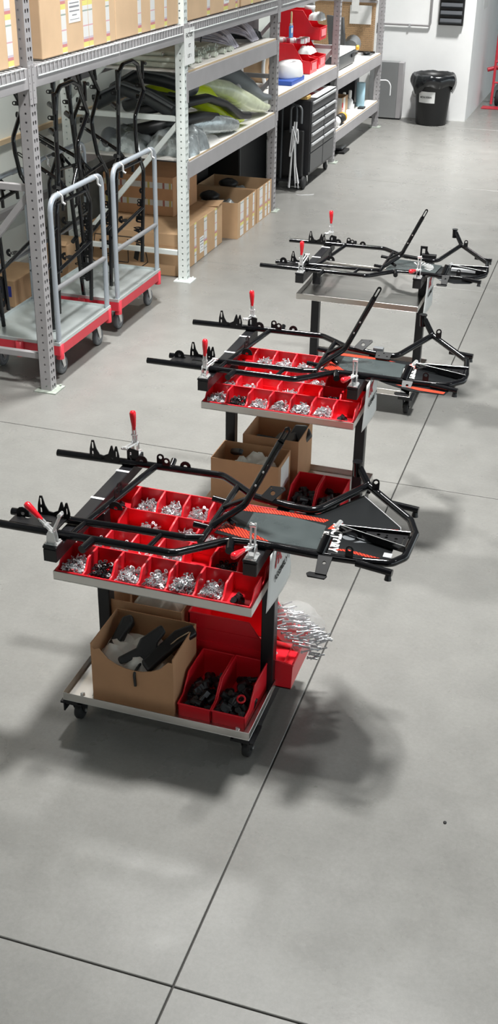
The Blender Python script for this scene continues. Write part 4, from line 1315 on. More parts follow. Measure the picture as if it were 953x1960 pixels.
Z2, Z1 = 1.6505, 0.9775
rnd = random.Random(9)
OLIVE = mat('olive_plastic', (0.30, 0.30, 0.12), 0.5)
PALEROD = mat('pale_sleeved_rod', (0.66, 0.70, 0.62), 0.4, var=0.08, vscale=20)
n = 0
for layer, cnt in ((0, 24), (1, 19), (2, 11)):
    for i in range(cnt):
        y = 8.80 + i * 0.056 + layer * 0.028 + rnd.uniform(-0.004, 0.004)
        x1 = -3.33 - rnd.uniform(0.0, 0.10) - 0.05 * layer
        z = Z2 + 0.0225 + layer * 0.037
        t = thing('wrapped_rod', 'long pale wrapped rod in the stack on the upper shelf beside the pale post', 'rod', (x1 - 0.5, y, z), 0, 'pale wrapped rods stacked on the upper shelf')
        MB().cyl((-0.48, 0, 0), (0.49, 0, 0), 0.0215, n=8).build('sleeve', PALEROD, t)
        MB().cyl((0.49, 0, 0), (0.505, 0, 0), 0.012, n=8).build('rod_end', PALEROD if i % 4 else CHROME, t)
        n += 1
for q, (yc, w, h, lab) in enumerate(((10.20, 0.24, 0.17, 'loose bundle of lilac tubing hanging forward over the upper shelf'), (10.78, 0.22, 0.19, 'round coil of lilac tubing beside the third post on the upper shelf'))):
    t = thing('tubing_bundle', lab, 'tubing', (-3.55, yc, Z2), 0, 'lilac tubing bundles')
    mb = MB()
    for i in range(34 if q else 30):
        r = rnd.uniform(0.35, 1.0)
        a0 = rnd.uniform(0, 0.5)
        off = rnd.uniform(-0.08, 0.08)
        pts = []
        for k in range(9):
            s = k / 8
            pts.append((-0.45 + 0.62 * s + rnd.uniform(-0.008, 0.008), off + w * math.sin(PI * (s * 0.9 + a0 * 0.3)) * (r - 0.5) * 1.3, 0.012 + h * r * math.sin(PI * min(1, (s * 0.98 + 0.02))) ** 0.6 + (0 if s < 1 else 0)))
        mb.tube(pts, 0.0085, 6)
    mb.build('strands', LILAC, t)['kind'] = 'stuff'
    MB().tube([(-0.1 + 0.0 * k, 0.16 * math.cos(k * PI / 8), 0.012 + 0.17 * math.sin(k * PI / 8)) for k in range(9)], 0.006, 6).build('tie_strap', CHARCOAL, t)
tag(sheet('dark_bag', -3.55, 11.02, Z2, 0.30, 0.18, 0.10, CHARCOAL, 71), 'small dark bag at the end of the upper shelf against the third post', 'bag')

G = 'plastic bodywork on the middle shelf'


def body(label, pts, ws, hs, m, name='kart_bodywork', power=0.75, extra=None):
    b = thing(name, label, 'bodywork', tuple(pts[0]), 0, G)
    o = sweep(pts, ws, hs, 14, None, power)
    o.build('shell', m, b, loc=-b.location)
    return b


body('pale green bagged bumper sweeping down to the shelf edge by the third post', [(-3.95, 10.02, 1.35), (-3.70, 10.10, 1.36), (-3.52, 10.30, 1.29), (-3.42, 10.62, 1.14), (-3.36, 10.92, 1.05), (-3.34, 11.06, 1.035)],
     [0.10, 0.12, 0.12, 0.11, 0.08, 0.045], [0.05, 0.07, 0.08, 0.085, 0.05, 0.03], PALEGREEN)
body('lime green side pod half hidden behind the black bumper on the middle shelf', [(-3.98, 9.55, 1.30), (-3.72, 9.66, 1.36), (-3.56, 9.84, 1.28), (-3.46, 10.12, 1.06), (-3.40, 10.42, 1.025)],
     [0.08, 0.10, 0.10, 0.09, 0.05], [0.09, 0.11, 0.11, 0.07, 0.035], LIME)
body('black curved bumper lying on the lime green side pod', [(-3.85, 9.02, 1.27), (-3.50, 9.20, 1.33), (-3.40, 9.50, 1.335), (-3.365, 9.85, 1.24), (-3.34, 10.20, 1.09), (-3.33, 10.42, 1.055)],
     [0.05, 0.06, 0.055, 0.05, 0.05, 0.045], [0.035, 0.04, 0.035, 0.033, 0.035, 0.035], BLACKP)
body('black bumper lying lower under the curved black bumper', [(-3.85, 9.00, 1.12), (-3.50, 9.12, 1.20), (-3.42, 9.40, 1.20), (-3.38, 9.68, 1.16)], [0.06, 0.07, 0.06, 0.04], [0.05, 0.05, 0.045, 0.03], BLACKP)
body('silver bagged rounded fairing with black edge at the front of the middle shelf', [(-3.80, 9.20, 1.10), (-3.55, 9.36, 1.13), (-3.42, 9.60, 1.11), (-3.36, 9.90, 1.06), (-3.34, 10.08, 1.03)],
     [0.08, 0.10, 0.10, 0.085, 0.05], [0.06, 0.085, 0.085, 0.07, 0.045], FOIL, 'bagged_fairing')
body('grey bagged side panel at the third post end of the middle shelf', [(-3.90, 10.62, 1.36), (-3.62, 10.72, 1.34), (-3.46, 10.86, 1.22), (-3.38, 11.0, 1.13), (-3.33, 11.10, 1.12)], [0.05, 0.06, 0.06, 0.055, 0.04], [0.12, 0.13, 0.09, 0.045, 0.025], GREYPL)
sheet('white_bag', -3.60, 10.62, Z1 + 0.0005, 0.40, 0.26, 0.34, WHITEPL, 44, 'white bagged parts between the pale bumper and the grey side panel', 'bag', n=16)
sheet('silver_bag', -3.50, 9.05, Z1 + 0.0005, 0.42, 0.50, 0.20, FOIL, 41, 'crumpled silver plastic bag right behind the pale post on the middle shelf', 'bag', n=18)
sheet('silver_bag', -3.92, 9.10, Z1 + 0.0005, 0.45, 0.60, 0.17, FOIL, 42, 'flat silver bags at the back of the middle shelf behind the pale post', 'bag', n=18)
sheet('poly_bag', -3.42, 9.38, Z1 + 0.0005, 0.24, 0.36, 0.09, CLEAR, 46, 'flat clear plastic bag hanging over the front of the middle shelf', 'bag', n=12)
for q, (pts, lab) in enumerate((([(-4.25, 9.15, 1.30), (-4.0, 9.18, 1.42), (-3.75, 9.12, 1.37), (-3.52, 9.10, 1.27)], 'ridged charcoal seat shell leaning on the pile behind the pale post'),
                                ([(-4.2, 9.42, 1.36), (-3.95, 9.40, 1.50), (-3.70, 9.36, 1.48), (-3.45, 9.34, 1.43)], 'upper charcoal body panel on the pile under the upper shelf'),
                                ([(-4.2, 9.70, 1.20), (-3.9, 9.62, 1.30), (-3.6, 9.56, 1.28)], 'lower charcoal body panel in the pile behind the pale post'))):
    k = len(pts)
    b = body(lab, pts, [0.10] * k, [0.06] * k, CHARCOAL, 'body_panel')
    for s in (-0.04, 0.02):
        MB().tube([Vector(p) + Vector((0, -0.06 + s, 0.055)) for p in pts], 0.012, 8).build('ridge', GREYPL, b, loc=-b.location)
tag(MB().lathe([(0.0, -0.02), (0.085, -0.02), (0.09, 0.0), (0.085, 0.02), (0.0, 0.02)], 24, Matrix.Translation((-4.02, 8.86, Z1 + 0.095)) @ Matrix.Rotation(1.35, 4, 'Y') @ Matrix.Rotation(0.4, 4, 'X'), cap=False).build('grey_disc', GREYPL), 'round dark grey disc standing on the middle shelf left of the pale post', 'disc')

# ================================================================== bench shelf in the third bay
ZB3 = 1.1155


def stack_bin(label, x1, yc, z, w, l, h, group='large red stacking bins on the bench shelf'):
    t = thing('stacking_bin', label, 'parts bin', (x1 - l / 2, yc, z), 0, group)
    me = bin_mb(w, l, h, 0.005, 0.42).mesh('stacking_bin_body', REDBIN)
    place_mesh('bin_body', me, (0, 0, 0), PI / 2, parent=t)
    MB().b(l / 2 + 0.0005, l / 2 + 0.003, -w * 0.32, w * 0.32, h * 0.12, h * 0.36).build('label_card', mat('pink_label_card', (0.80, 0.25, 0.27), 0.6), t)
    for s in (-1, 1):
        for q in range(3):
            MB().b(-l * 0.35 + q * l * 0.22, -l * 0.35 + q * l * 0.22 + 0.02, s * w / 2 - 0.001, s * w / 2 + 0.003, 0.01, h - 0.02).build('side_rib', REDBIN, t)
    return t


stack_bin('large red stacking bin topped with tape rolls, nearest the camera on the bench shelf', -3.36, 12.92, ZB3, 0.30, 0.50, 0.30)
stack_bin('lower large red stacking bin beside the fourth post on the bench shelf', -3.38, 13.36, ZB3, 0.30, 0.50, 0.30)
stack_bin('upper large red stacking bin beside the fourth post, stacked on another', -3.38, 13.36, ZB3 + 0.302, 0.30, 0.50, 0.30)
tag(sheet('white_cloth', -3.45, 12.92, ZB3 + 0.20, 0.16, 0.24, 0.08, PAPER, 51), 'white paper bulging from the nearest large red stacking bin', 'paper')
tag(sheet('white_cloth', -3.46, 13.36, ZB3 + 0.50, 0.16, 0.22, 0.09, PAPER, 52), 'white paper bulging from the upper red stacking bin', 'paper')
tag(MB().lathe([(0.03, 0), (0.06, 0), (0.06, 0.035), (0.03, 0.035), (0.03, 0)], 20, Matrix.Translation((-3.56, 13.40, ZB3 + 0.604)), cap=False).build('tape_roll', WHITEPL), 'white tape roll on top of the upper red stacking bin', 'tape roll')
PR = striped('white_red_tape_print', [(0, (0.8, 0.79, 0.79)), (0.55, (0.62, 0.06, 0.12)), (0.8, (0.8, 0.79, 0.79))], 22, direction=(0.3, 1, 0.0))
for i, (x, y) in enumerate(((-3.74, 12.86), (-3.62, 12.86), (-3.50, 12.86), (-3.50, 12.99))):
    t = thing('tape_roll', '%s of the four white and red tape rolls on the nearest red stacking bin' % ORD[i], 'tape roll', (x, y, ZB3 + 0.304), 0, 'tape rolls on the red bin')
    MB().lathe([(0.032, 0), (0.058, 0), (0.058, 0.05), (0.032, 0.05), (0.032, 0)], 20, cap=False).build('tape', PR, t)
    MB().lathe([(0.029, 0), (0.0318, 0), (0.0318, 0.05), (0.029, 0.05), (0.029, 0)], 16, cap=False).build('core', CARD, t)
t = thing('paint_brush', 'wooden-handled brush standing in a blue sleeve on the tape rolls', 'brush', (-3.62, 12.86, ZB3 + 0.3545))
MB().b(-0.012, 0.012, -0.045, 0.045, 0, 0.12).build('sleeve', mat('blue_sleeve', (0.10, 0.30, 0.62), 0.4), t, 0.004)
MB().b(0.0122, 0.013, -0.035, 0.02, 0.05, 0.10).build('sleeve_label', PAPER, t)
MB().b(-0.010, 0.010, -0.03, 0.03, 0.12, 0.145).build('ferrule', ALU, t, 0.003)
MB().tube([(0, 0, 0.145), (0, 0, 0.18), (0, 0, 0.25), (0, 0, 0.265)], [0.013, 0.010, 0.012, 0.006], 10).build('handle', mat('pale_wood', (0.62, 0.48, 0.26), 0.5), t)
# round white dispenser on a blue base
t = thing('label_dispenser', 'white round dispenser on a blue base at the front of the bench shelf', 'dispenser', (-3.45, 12.20, ZB3))
MB().b(-0.14, 0.13, -0.32, 0.18, 0, 0.045).build('base', mat('blue_base', (0.03, 0.10, 0.45), 0.4), t, 0.005)
MB().lathe([(0.0, 0.0455), (0.20, 0.0455), (0.205, 0.06), (0.185, 0.165), (0.16, 0.19), (0.06, 0.19), (0.06, 0.17), (0.0, 0.17)], 28, Matrix.Translation((0, 0.05, 0)) @ Matrix.Diagonal((0.66, 1.2, 1, 1)), cap=False).build('drum', WHITEPL, t)
# large paper roll
t = thing('paper_roll', 'large roll of brown paper with white rim behind the third post on the bench', 'paper roll', (-3.62, 11.66, ZB3))
T = Matrix.Translation((0, 0, 0.205)) @ Matrix.Rotation(PI / 2, 4, 'Y')
MB().lathe([(0.04, -0.12), (0.16, -0.12), (0.16, 0.12), (0.04, 0.12)], 28, T).build('paper', CARDP, t)
MB().lathe([(0.165, 0.10), (0.203, 0.10), (0.203, 0.125), (0.165, 0.125), (0.165, 0.10)], 32, T, cap=False).lathe([(0.165, -0.125), (0.203, -0.125), (0.203, -0.10), (0.165, -0.10), (0.165, -0.125)], 32, T, cap=False).build('rim', WHITEPL, t)
MB().cyl((-0.13, 0, 0.205), (0.14, 0, 0.205), 0.03, n=14).build('core', CARDD, t)
# backing panels of the benches, standing on the shelf
t = thing('bench_back_panel', 'dark backing panel standing behind the red stacking bins', 'panel', (-4.24, 12.43, ZB3))
MB().b(-0.008, 0.008, -1.20, 1.20, 0, 0.72).build('sheet', mat('dark_panel', (0.06, 0.055, 0.06), 0.6), t)
MB().b(0.0082, 0.02, -1.20, 1.20, 0.68, 0.72).build('rail', RACK, t)

# ================================================================== tool chest under the bench
def tool_chest():
    x0, x1, y0, y1, z0, z1 = -3.66, -3.215, 12.30, 13.36, 0.135, 0.915
    t = thing('tool_chest', 'black rolling tool chest with silver drawer pulls under the bench shelf', 'tool chest', ((x0 + x1) / 2, (y0 + y1) / 2, 0))
    part('cabinet', MB().b(x0, x1, y0, y1, z0, z1), CABINET, t, 0.004)
    part('top_mat', MB().b(x0 + 0.01, x1 - 0.004, y0 + 0.01, y1 - 0.01, z1 + 0.0003, z1 + 0.006), BLACKP, t)
    ym = y0 + 0.56

    def drawer(a, b, za, zb, handle=True):
        d = part('drawer', MB().b(x1 + 0.0002, x1 + 0.012, a, b, za, zb), DRAWER, t, 0.002)
        if handle:
            part('pull', MB().prism([(x1 + 0.012, zb - 0.032), (x1 + 0.026, zb - 0.026), (x1 + 0.028, zb - 0.006), (x1 + 0.012, zb - 0.002)], -b + 0.01, -a - 0.01, Matrix(((1, 0, 0, 0), (0, 0, -1, 0), (0, 1, 0, 0), (0, 0, 0, 1)))), ALU, d)
    drawer(y0 + 0.02, y1 - 0.02, 0.80, 0.905)
    zz = 0.79
    for i in range(4):
        drawer(y0 + 0.02, ym - 0.012, zz - 0.10 - i * 0.105, zz - 0.005 - i * 0.105)
        drawer(ym + 0.012, y1 - 0.02, zz - 0.10 - i * 0.105, zz - 0.005 - i * 0.105)
    drawer(y0 + 0.02, ym - 0.012, 0.165, 0.362, False)
    drawer(ym + 0.012, y1 - 0.02, 0.165, 0.362, False)
    for x in (x0 + 0.06, x1 - 0.06):
        for y in (y0 + 0.08, y1 - 0.08):
            k = MB().b(x - 0.04, x + 0.04, y - 0.05, y + 0.05, 0.126, 0.1345)
            for s in (-1, 1):
                k.prism([(y - 0.03, 0.126), (y + 0.03, 0.126), (y + 0.045, 0.055), (y + 0.02, 0.045)], 0, 0.004, YZ(x + s * 0.022 - 0.002, 0, 0))
            ca = part('caster', k, CHROME, t)
            part('wheel', MB().lathe([(0.01, -0.016), (0.055, -0.016), (0.06, -0.008), (0.06, 0.008), (0.055, 0.016), (0.01, 0.016)], 20, Matrix.Translation((x, y + 0.03, 0.06)) @ Matrix.Rotation(PI / 2, 4, 'Y')), RUBBER, ca)
    return t


tool_chest()
t = thing('printed_sheet', 'white printed sheet with red blocks lying on the black tool chest', 'printed sheet', (-3.36, 12.90, 0.9225))
MB().b(-0.20, 0.16, -0.42, 0.44, 0, 0.003).build('sheet', PAPER, t)
for i, (a, b2) in enumerate(((-0.32, -0.08), (0.06, 0.30))):
    MB().b(-0.06, 0.06, a, b2, 0.0031, 0.0036).build('red_block', REDINK, t)
    MB().b(-0.15, -0.10, a, b2, 0.0031, 0.0036).build('red_block', REDINK, t)
tag(MB().b(-3.42, -3.26, 12.31, 12.46, 0.9225, 0.955).build('wood_block', mat('yellow_wood', (0.62, 0.40, 0.13), 0.6), None, 0.003), 'small yellow wooden block on the near corner of the tool chest', 'block')
# folded hand truck between the third post and the tool chest
t = thing('folded_dolly', 'black folded hand dolly leaning on the near end of the tool chest', 'dolly', (-3.42, 12.16, 0))
MB().b(-0.20, 0.16, 0.03, 0.09, 0.13, 0.62).build('back_plate', BLACKP, t, 0.01)
MB().pipe([(0.09, -0.02, 0.10), (0.09, 0.0, 0.90), (-0.07, 0.0, 0.90), (-0.07, -0.02, 0.10)], 0.013, 0.07, 10).build('handle_loop', CHARCOAL, t)
MB().pipe([(0.14, 0.02, 0.70), (0.14, 0.02, 0.88), (0.02, 0.02, 0.88), (0.02, 0.02, 0.60)], 0.012, 0.06, 10).build('handle_loop', GREYPL, t)
MB().b(-0.20, 0.16, -0.08, 0.10, 0.10, 0.115).build('toe_plate', BLACKM, t)
for x in (-0.21, 0.17):
    MB().lathe([(0.01, -0.018), (0.06, -0.018), (0.07, -0.009), (0.07, 0.009), (0.06, 0.018), (0.01, 0.018)], 20, Matrix.Translation((x, 0.06, 0.07)) @ Matrix.Rotation(PI / 2, 4, 'Y')).build('wheel', RUBBER, t)
t = thing('cable_tie_bundle', 'bundle of white cable ties hanging from the folded dolly handle', 'cable ties', (-3.33, 12.10, 0.10))
mb = MB()
rnd = random.Random(77)
for i in range(14):
    o = rnd.uniform(-0.02, 0.02)
    mb.tube(fillet([(0.0 + o, 0.04, 0.62), (-0.01 + o, 0.02, 0.40), (0.0 + o * 2, 0.0, 0.18), (0.03 + o * 4, -0.06 + rnd.uniform(-0.03, 0.03), -0.03 + rnd.uniform(-0.03, 0.04))], 0.15), 0.0035, 5)
mb.build('hanging_ties', WHITEPL, t)['kind'] = 'stuff'
MB().pipe([(-0.03, 0.01, 0.55), (-0.05, -0.01, 0.25), (-0.02, -0.01, 0.32), (0.03, 0.0, 0.62), (0.05, -0.01, 0.35), (-0.02, -0.01, 0.58)], 0.0075, 0.03, 8).build('looped_ties', WHITEPL, t)
tag(MB().tube([(-3.25, 11.94, 0.0035), (-3.20, 11.92, 0.0035), (-3.10, 11.98, 0.0035), (-3.07, 12.02, 0.0035)], 0.0032, 6).build('cable_tie', WHITEPL), 'single white cable tie lying on the floor before the tool chest', 'cable tie')

# ================================================================== fourth bay: printer shelf and lower shelf
ZB4, ZL4 = 0.9705, 0.3605
t = thing('label_printer', 'white topped printer with dark front on the shelf by the fourth post', 'printer', (-3.60, 14.62, ZB4))
MB().b(-0.20, 0.22, -0.45, 0.42, 0.01, 0.16).build('body', CHARCOAL, t, 0.015)
MB().prism([(-0.45, 0.161), (0.42, 0.161), (0.42, 0.20), (-0.45, 0.30)], -0.22, 0.20, Matrix(((0, 0, -1, 0), (1, 0, 0, 0), (0, 1, 0, 0), (0, 0, 0, 1)))).build('lid', WHITEPL, t, 0.008)
MB().b(0.221, 0.235, 0.20, 0.38, 0.09, 0.13).build('latch', BLACKP, t, 0.004)
for sx in (-0.18, 0.18):
    MB().b(sx - 0.02, sx + 0.02, -0.40, 0.38, 0, 0.0098).build('foot', BLACKP, t)
t = thing('monitor', 'dark grey flat screen standing behind the printer', 'monitor', (-3.72, 15.38, ZB4))
MB().box((0, 0, 0.31), (0.03, 0.34, 0.40), (0, -0.15, 0.9)).build('screen', mat('dark_grey_screen', (0.10, 0.10, 0.105), 0.4), t, 0.006)
MB().cyl((0.0, 0, 0.012), (0.0, 0, 0.20), 0.02, n=12).build('stand', BLACKP, t)
MB().lathe([(0.12, 0), (0.12, 0.010), (0.03, 0.014)], 24).build('foot', BLACKP, t)
t = thing('tape_gun', 'dark grey tape machine with yellow knob beside the dark screen', 'tape machine', (-3.55, 15.62, ZB4))
MB().tube([(0, -0.12, 0.13), (0, 0.0, 0.16), (0, 0.12, 0.10)], [0.09, 0.11, 0.07], 16).build('body', GREYPL, t)
MB().b(-0.09, 0.09, -0.14, 0.14, 0, 0.04).build('base', ALU, t, 0.004)
MB().lathe([(0.03, 0), (0.03, 0.03), (0.02, 0.035)], 12, Matrix.Translation((0.08, -0.12, 0.13)) @ Matrix.Rotation(PI / 2, 4, 'Y')).build('knob', ORANGE, t)
tag(MB().blob((-3.42, 15.92, ZB4 + 0.022), (0.05, 0.09, 0.022), 16, 8).build('computer_mouse', BLACKP), 'black computer mouse at the front of the printer shelf', 'mouse')
tag(MB().b(-3.55, -3.34, 15.78, 16.12, ZB4 + 0.0002, ZB4 + 0.002).build('mouse_mat', GREYPL), 'grey mouse mat under the black mouse', 'mat')
# pegboard across the far end of the rack
t = thing('pegboard', 'brown perforated pegboard across the far end of the rack', 'pegboard', (-3.78, 16.105, 0.972))
mb = MB()
_w, _p = 0.86, 0.0254
perforated(MB(), _p, 0, 0.1, _p, [circ(_p / 2, _p / 2, 0.0045, 6)], XZ(0, 0, 0))
for i in range(int(_w / _p)):
    perforated(mb, _p, 0.0, 0.86, _p, [circ(_p / 2, _p / 2, 0.0045, 6)], XZ(-0.43 + i * _p, 0.0, 0.0))
mb.build('perforated_sheet', PEG, t)
MB().b(-0.43, 0.43, 0.012, 0.016, 0, 0.86).build('backing', PAPER, t)
MB().b(-0.43, 0.43, -0.004, 0.012, 0.0, 0.02).build('frame_rail', PEGHOLE, t)
MB().b(-0.43, 0.43, -0.012, 0.012, 0.62, 0.65).build('frame_rail', RACK, t)
tag(MB().b(-3.72, -3.425, 16.096, 16.099, 1.325, 1.555).build('notice_sheet', PAPER), 'white landscape notice sheet pinned on the pegboard', 'notice')
tag(MB().b(-3.70, -3.60, 16.088, 16.091, 1.48, 1.80).build('notice_strip', PAPER), 'narrow white paper strip hanging over the notice sheet on the pegboard', 'notice')
# lower shelf
t = thing('black_cabinet', 'tall black computer case at the back of the lower shelf by the fifth post', 'computer case', (-3.80, 15.80, ZL4))
MB().b(-0.20, 0.30, -0.12, 0.12, 0, 0.42).build('case', CABINET, t, 0.008)
MB().b(-0.30, -0.205, -0.95, 0.12, 0, 0.44).build('side_panel', BLACKP, t, 0.004)
MB().b(0.301, 0.305, -0.08, 0.08, 0.25, 0.38).build('front_panel', DRAWER, t)
tag(MB().lathe([(0.0, 0), (0.055, 0), (0.058, 0.004), (0.058, 0.296), (0.055, 0.30), (0.02, 0.30), (0.02, 0.29), (0.0, 0.29)], 22, Matrix.Translation((-3.40, 15.60, ZL4)), cap=False).build('blue_roll', BLUEROLL), 'pale blue paper roll standing upright on the lower shelf', 'paper roll')


def bottle(label, x, y, s=1.0):
    t = thing('bottle', label, 'bottle', (x, y, ZL4), 0, 'white bottles on the lower shelf')
    MB().lathe([(0.0, 0), (0.036 * s, 0), (0.040 * s, 0.006), (0.040 * s, 0.13 * s), (0.030 * s, 0.15 * s), (0.016 * s, 0.16 * s), (0.016 * s, 0.17 * s)], 18).build('body', WHITEPL, t)
    MB().lathe([(0.019 * s, 0.1705 * s), (0.019 * s, 0.24 * s), (0.014 * s, 0.25 * s)], 14).build('cap', PAPER, t)


bottle('white bottle with tall cap beside the open box on the lower shelf', -3.45, 14.86, 1.1)
bottle('white bottle with tall cap nearest the blue paper roll', -3.42, 15.06, 1.1)
tag(MB().lathe([(0.0, 0), (0.042, 0), (0.042, 0.08), (0.03, 0.082), (0.03, 0.02), (0.0, 0.02)], 18, Matrix.Translation((-3.44, 15.24, ZL4)), cap=False).build('white_cup', WHITEPL), 'low white cup right of the two white bottles', 'cup')
tag(MB().b(-3.38, -3.30, 15.36, 15.50, ZL4 + 0.0002, ZL4 + 0.02).build('dark_pad', BLACKP), 'flat dark pad lying in front of the blue paper roll', 'pad')
tag(MB().lathe([(0.015, 0), (0.04, 0), (0.04, 0.10), (0.015, 0.10), (0.015, 0)], 18, Matrix.Translation((-3.36, 14.66, ZL4)), cap=False).build('paper_cup', PAPER), 'small white roll standing before the open box on the lower shelf', 'roll')
bx = open_box('open_carton', 'white and red printed open box on the lower shelf beside the fourth post', -3.62, -3.36, 14.36, 14.68, ZL4, 0.28, CARD, None)
part('printed_face', MB().b(-3.62, -3.36, 14.3585, 14.3598, ZL4, ZL4 + 0.28), PAPER, bx)
part('red_print', MB().b(-3.3602, -3.3590, 14.37, 14.44, ZL4 + 0.02, ZL4 + 0.22), REDINK, bx)
part('printed_face', MB().b(-3.3604, -3.3594, 14.44, 14.54, ZL4 + 0.005, ZL4 + 0.27), PAPER, bx)
bxt = text('print_lettering', 'UNIT', 0.06, Matrix.Translation((-3.3588, 14.405, ZL4 + 0.11)) @ Matrix.Rotation(PI / 2, 4, 'X') @ YZ(0, 0, 0), PAPER, bx, 0.002, sx=0.8)
bxt.location = -bx.location
t = thing('tape_roll', 'wide roll of black tape with orange core hanging at the lower shelf edge', 'tape roll', (-3.34, 14.20, ZL4))
T = Matrix.Translation((0, 0, 0.062)) @ Matrix.Rotation(PI / 2, 4, 'X')
MB().lathe([(0.03, -0.10), (0.058, -0.10), (0.058, 0.10), (0.03, 0.10), (0.03, -0.10)], 22, T, cap=False).build('tape', BLACKP, t)
MB().lathe([(0.035, -0.14), (0.061, -0.14), (0.061, -0.10), (0.035, -0.10), (0.035, -0.14)], 22, T, cap=False).build('core', ORANGE, t)
tag(MB().lathe([(0.02, -0.07), (0.06, -0.07), (0.06, 0.07), (0.02, 0.07), (0.02, -0.07)], 20, Matrix.Translation((-3.34, 13.95, ZL4 + 0.062)) @ Matrix.Rotation(PI / 2, 4, 'X'), cap=False).build('white_roll', PAPER), 'white roll left of the black tape roll on the lower shelf', 'roll')
t = thing('foot_pedal', 'black foot pedal on the floor under the lower shelf', 'foot pedal', (-3.42, 14.35, 0))
MB().b(-0.10, 0.16, -0.14, 0.14, 0, 0.03).build('base', BLACKP, t, 0.006)
MB().box((0.03, 0, 0.05), (0.18, 0.22, 0.02), (0, -0.12, 0)).build('pedal', CHARCOAL, t, 0.004)
tag(MB().pipe([(-3.268, 16.20, 0.62), (-3.17, 16.24, 0.62), (-3.13, 16.26, 0.55), (-3.13, 16.26, 0.42)], 0.008, 0.08, 8).build('white_cable', WHITEPL), 'short white cable arching out from the fifth post', 'cable')

# ================================================================== far wall things
t = thing('steel_cabinet', 'tall grey steel cabinet standing against the white wall by the rack end', 'panel', (-3.26, 16.93, 0))
MB().b(-0.30, 0.105, -0.06, 0.10, 0.02, 0.775).build('panel_face', mat('grey_steel_sheet', (0.28, 0.285, 0.29), 0.45, metal=0.3, var=0.06, vscale=2), t, 0.005)
MB().b(0.106, 0.175, -0.055, 0.10, 0.02, 0.772).build('panel_side', RACK, t, 0.004)
MB().b(-0.29, 0.17, -0.05, 0.09, 0, 0.0198).build('plinth', BLACKM, t)

t = thing('trash_can', 'black trash can with liner and white notice by the white wall corner', 'trash can', (-2.615, 16.76, 0))
MB().lathe([(0.0, 0.0), (0.205, 0.0), (0.215, 0.02), (0.255, 0.58), (0.27, 0.62), (0.275, 0.66), (0.262, 0.66), (0.245, 0.60), (0.205, 0.03), (0.0, 0.025)], 36, cap=False).build('can_body', BLACKP, t)
n, m2 = 48, 9
vs = []
rnd = random.Random(12)
ph = [rnd.uniform(0, 6.28) for _ in range(5)]
for i in range(m2 + 1):
    s = i / m2
    for j in range(n):
        a = 2 * PI * j / n
        fold = math.sin(9 * a + ph[0] + 2 * s) * 0.5 + math.sin(17 * a + ph[1] - 3 * s) * 0.35 + math.sin(5 * a + ph[2]) * 0.4
        if s < 0.35:
            k2 = s / 0.35
            r, z = 0.235 + 0.045 * k2 + 0.004 * fold, 0.56 + 0.125 * k2 + 0.006 * fold
        else:
            k2 = (s - 0.35) / 0.65
            low = 0.20 + 0.05 * math.sin(2 * a + 0.6) + 0.03 * math.sin(5 * a + ph[3])
            r, z = 0.285 + 0.035 * math.sin(PI * k2) + 0.022 * fold * (0.3 + k2) - 0.010 * k2, 0.685 - low * k2 + 0.006 * fold
        vs.append((r * math.cos(a), r * math.sin(a), z))
MB().add(vs, [(i * n + j, i * n + (j + 1) % n, (i + 1) * n + (j + 1) % n, (i + 1) * n + j) for i in range(m2) for j in range(n)], True).build('bin_liner', BAGBLK, t)
mb = MB()
vs = []
for i in range(9):
    a = -PI / 2 - 0.72 + i * 0.125
    for z in (0.31, 0.46):
        r = 0.216 + 0.041 * (z - 0.02) / 0.56 + 0.003
        vs.append((r * math.cos(a), r * math.sin(a), z))
mb.add(vs, [(2 * i, 2 * i + 2, 2 * i + 3, 2 * i + 1) for i in range(8)], True)
nt_ = mb.build('paper_notice', PAPER, t)
a = -PI / 2 - 0.22
text('notice_lettering', 'METAL SCRAPS', 0.030, Matrix.Translation((0.252 * math.cos(a), 0.252 * math.sin(a), 0.385)) @ Matrix.Rotation(-0.22, 4, 'Z') @ XZ(0, 0, 0), INK, nt_, 0.0006, sx=0.85)

t = thing('pipe_fitting', 'small octagonal grey pipe flange on the wall behind the trash can', 'pipe fitting', (-2.90, 17.105, 0.36))
MB().lathe([(0.07, 0), (0.07, 0.035), (0.05, 0.05)], 8, Matrix.Rotation(PI / 2, 4, 'X')).build('flange', mat('pale_grey_metal', (0.5, 0.5, 0.49), 0.4, metal=0.4), t)
MB().lathe([(0.02, 0.0501), (0.02, 0.056)], 14, Matrix.Rotation(PI / 2, 4, 'X')).build('opening', PEGHOLE, t)
t = thing('conduit', 'grey metal conduit bent around the white wall above the steel panel', 'conduit', (-3.1, 17.08, 1.25))
MB().pipe([(-0.45, 0, 0), (0.30, 0, 0), (0.312, 0, 0.04), (0.312, 0, 1.4)], 0.013, 0.05, 10).build('pipe', mat('grey_conduit', (0.42, 0.40, 0.41), 0.35, metal=0.6), t)
for x in (0.02,):
    MB().b(x - 0.012, x + 0.012, -0.018, 0.028, -0.018, 0.018).build('pipe_clip', ALU, t)
t = thing('wall_louver', 'black louvred panel mounted on the white wall above the trash can', 'louvre', (-2.505, 17.06, 1.27))
MB().b(-0.17, 0.17, 0.0, 0.048, 0.0, 0.62).build('backing', BLACKP, t, 0.006)
for i in range(6):
    z = 0.055 + i * 0.10
    MB().box((0, -0.012, z), (0.30, 0.05, 0.055), (-0.45, 0, 0)).build('slat', mat('louvre_slat', (0.055, 0.06, 0.07), 0.4), t, 0.006)
for q, (y, z, w, h) in enumerate(((17.9, 1.42, 0.5, 0.42), (18.6, 1.50, 0.6, 0.36), (19.4, 1.55, 0.6, 0.34))):
    tag(MB().b(-2.1798, -2.178, y, y + w, z, z + h).build('wall_notice', PAPER), '%s white notice sheet on the side of the white wall, counted from the corner' % ORD[q], 'notice', 'notices on the white wall')

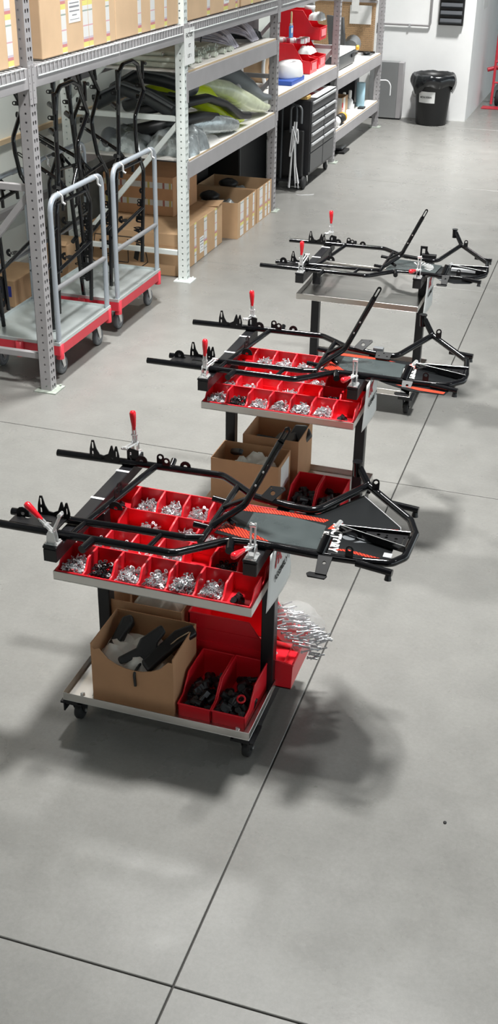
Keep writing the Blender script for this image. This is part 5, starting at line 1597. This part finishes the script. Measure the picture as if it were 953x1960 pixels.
# red hand truck by the side wall
t = thing('hand_truck', 'red hand truck with black wheels standing by the white wall at the right edge', 'hand truck', (-1.97, 18.6, 0))
for x in (-0.02, 0.34):
    MB().pipe([(x, -0.05, 0.04), (x, 0.0, 0.30), (x, 0.02, 1.15), (x + (0.10 if x < 0.1 else -0.10), 0.04, 1.30)], 0.02, 0.1, 10).build('upright', REDPAINT, t)
for z in (0.35, 0.65, 0.95):
    MB().cyl((-0.02, 0.0, z), (0.34, 0.0, z), 0.014, n=10).build('cross_bar', REDPAINT, t)
MB().pipe([(0.07, 0.04, 1.29), (0.16, 0.06, 1.34), (0.25, 0.04, 1.29)], 0.018, 0.05, 10).build('handle', REDPAINT, t)
MB().b(-0.14, 0.40, -0.28, -0.04, 0.004, 0.012).build('toe_plate', REDPAINT, t)
MB().pipe([(-0.14, 0.06, 0.52), (-0.02, 0.10, 0.55), (0.36, 0.10, 0.55)], 0.03, 0.05, 8).build('axle_housing', REDPAINT, t)
for x in (0.05, 0.44):
    T = Matrix.Translation((x, 0.12, 0.115)) @ Matrix.Rotation(PI / 2, 4, 'Y')
    w = MB().lathe([(0.062, -0.028), (0.10, -0.03), (0.115, -0.015), (0.115, 0.015), (0.10, 0.03), (0.062, 0.028)], 26, T).build('tyre', RUBBER, t)
    MB().lathe([(0.0, -0.031), (0.02, -0.031), (0.025, -0.022), (0.06, -0.026), (0.06, 0.026), (0.025, 0.022), (0.02, 0.031), (0.0, 0.031)], 18, T, cap=False).build('hub', WHITEPL, w)
MB().cyl((0.0, 0.12, 0.115), (0.46, 0.12, 0.115), 0.012, n=10).build('axle', BLACKM, t)

# a second black filler tote, added to make the space behind the dolly dark
t = thing('filler_tote', 'tall black filler tote for the dark behind the folded dolly under the bench', 'tote', (-3.98, 11.75, 0))
part('tote_body', MB().b(-4.30, -3.68, 11.30, 12.25, 0, 0.70), BLACKP, t, 0.02)
part('tote_lid', MB().b(-4.32, -3.66, 11.28, 12.27, 0.7005, 0.735), CHARCOAL, t, 0.01)
# a small dark bung on the floor
tag(MB().lathe([(0.0, 0.0002), (0.006, 0.0002), (0.006, 0.004), (0.0, 0.004)], 10, Matrix.Translation((-0.204, 3.064, 0)), cap=False).build('rubber_bung', RUBBER), 'tiny black rubber bung lying on the open floor right of the nearest cart', 'bung')
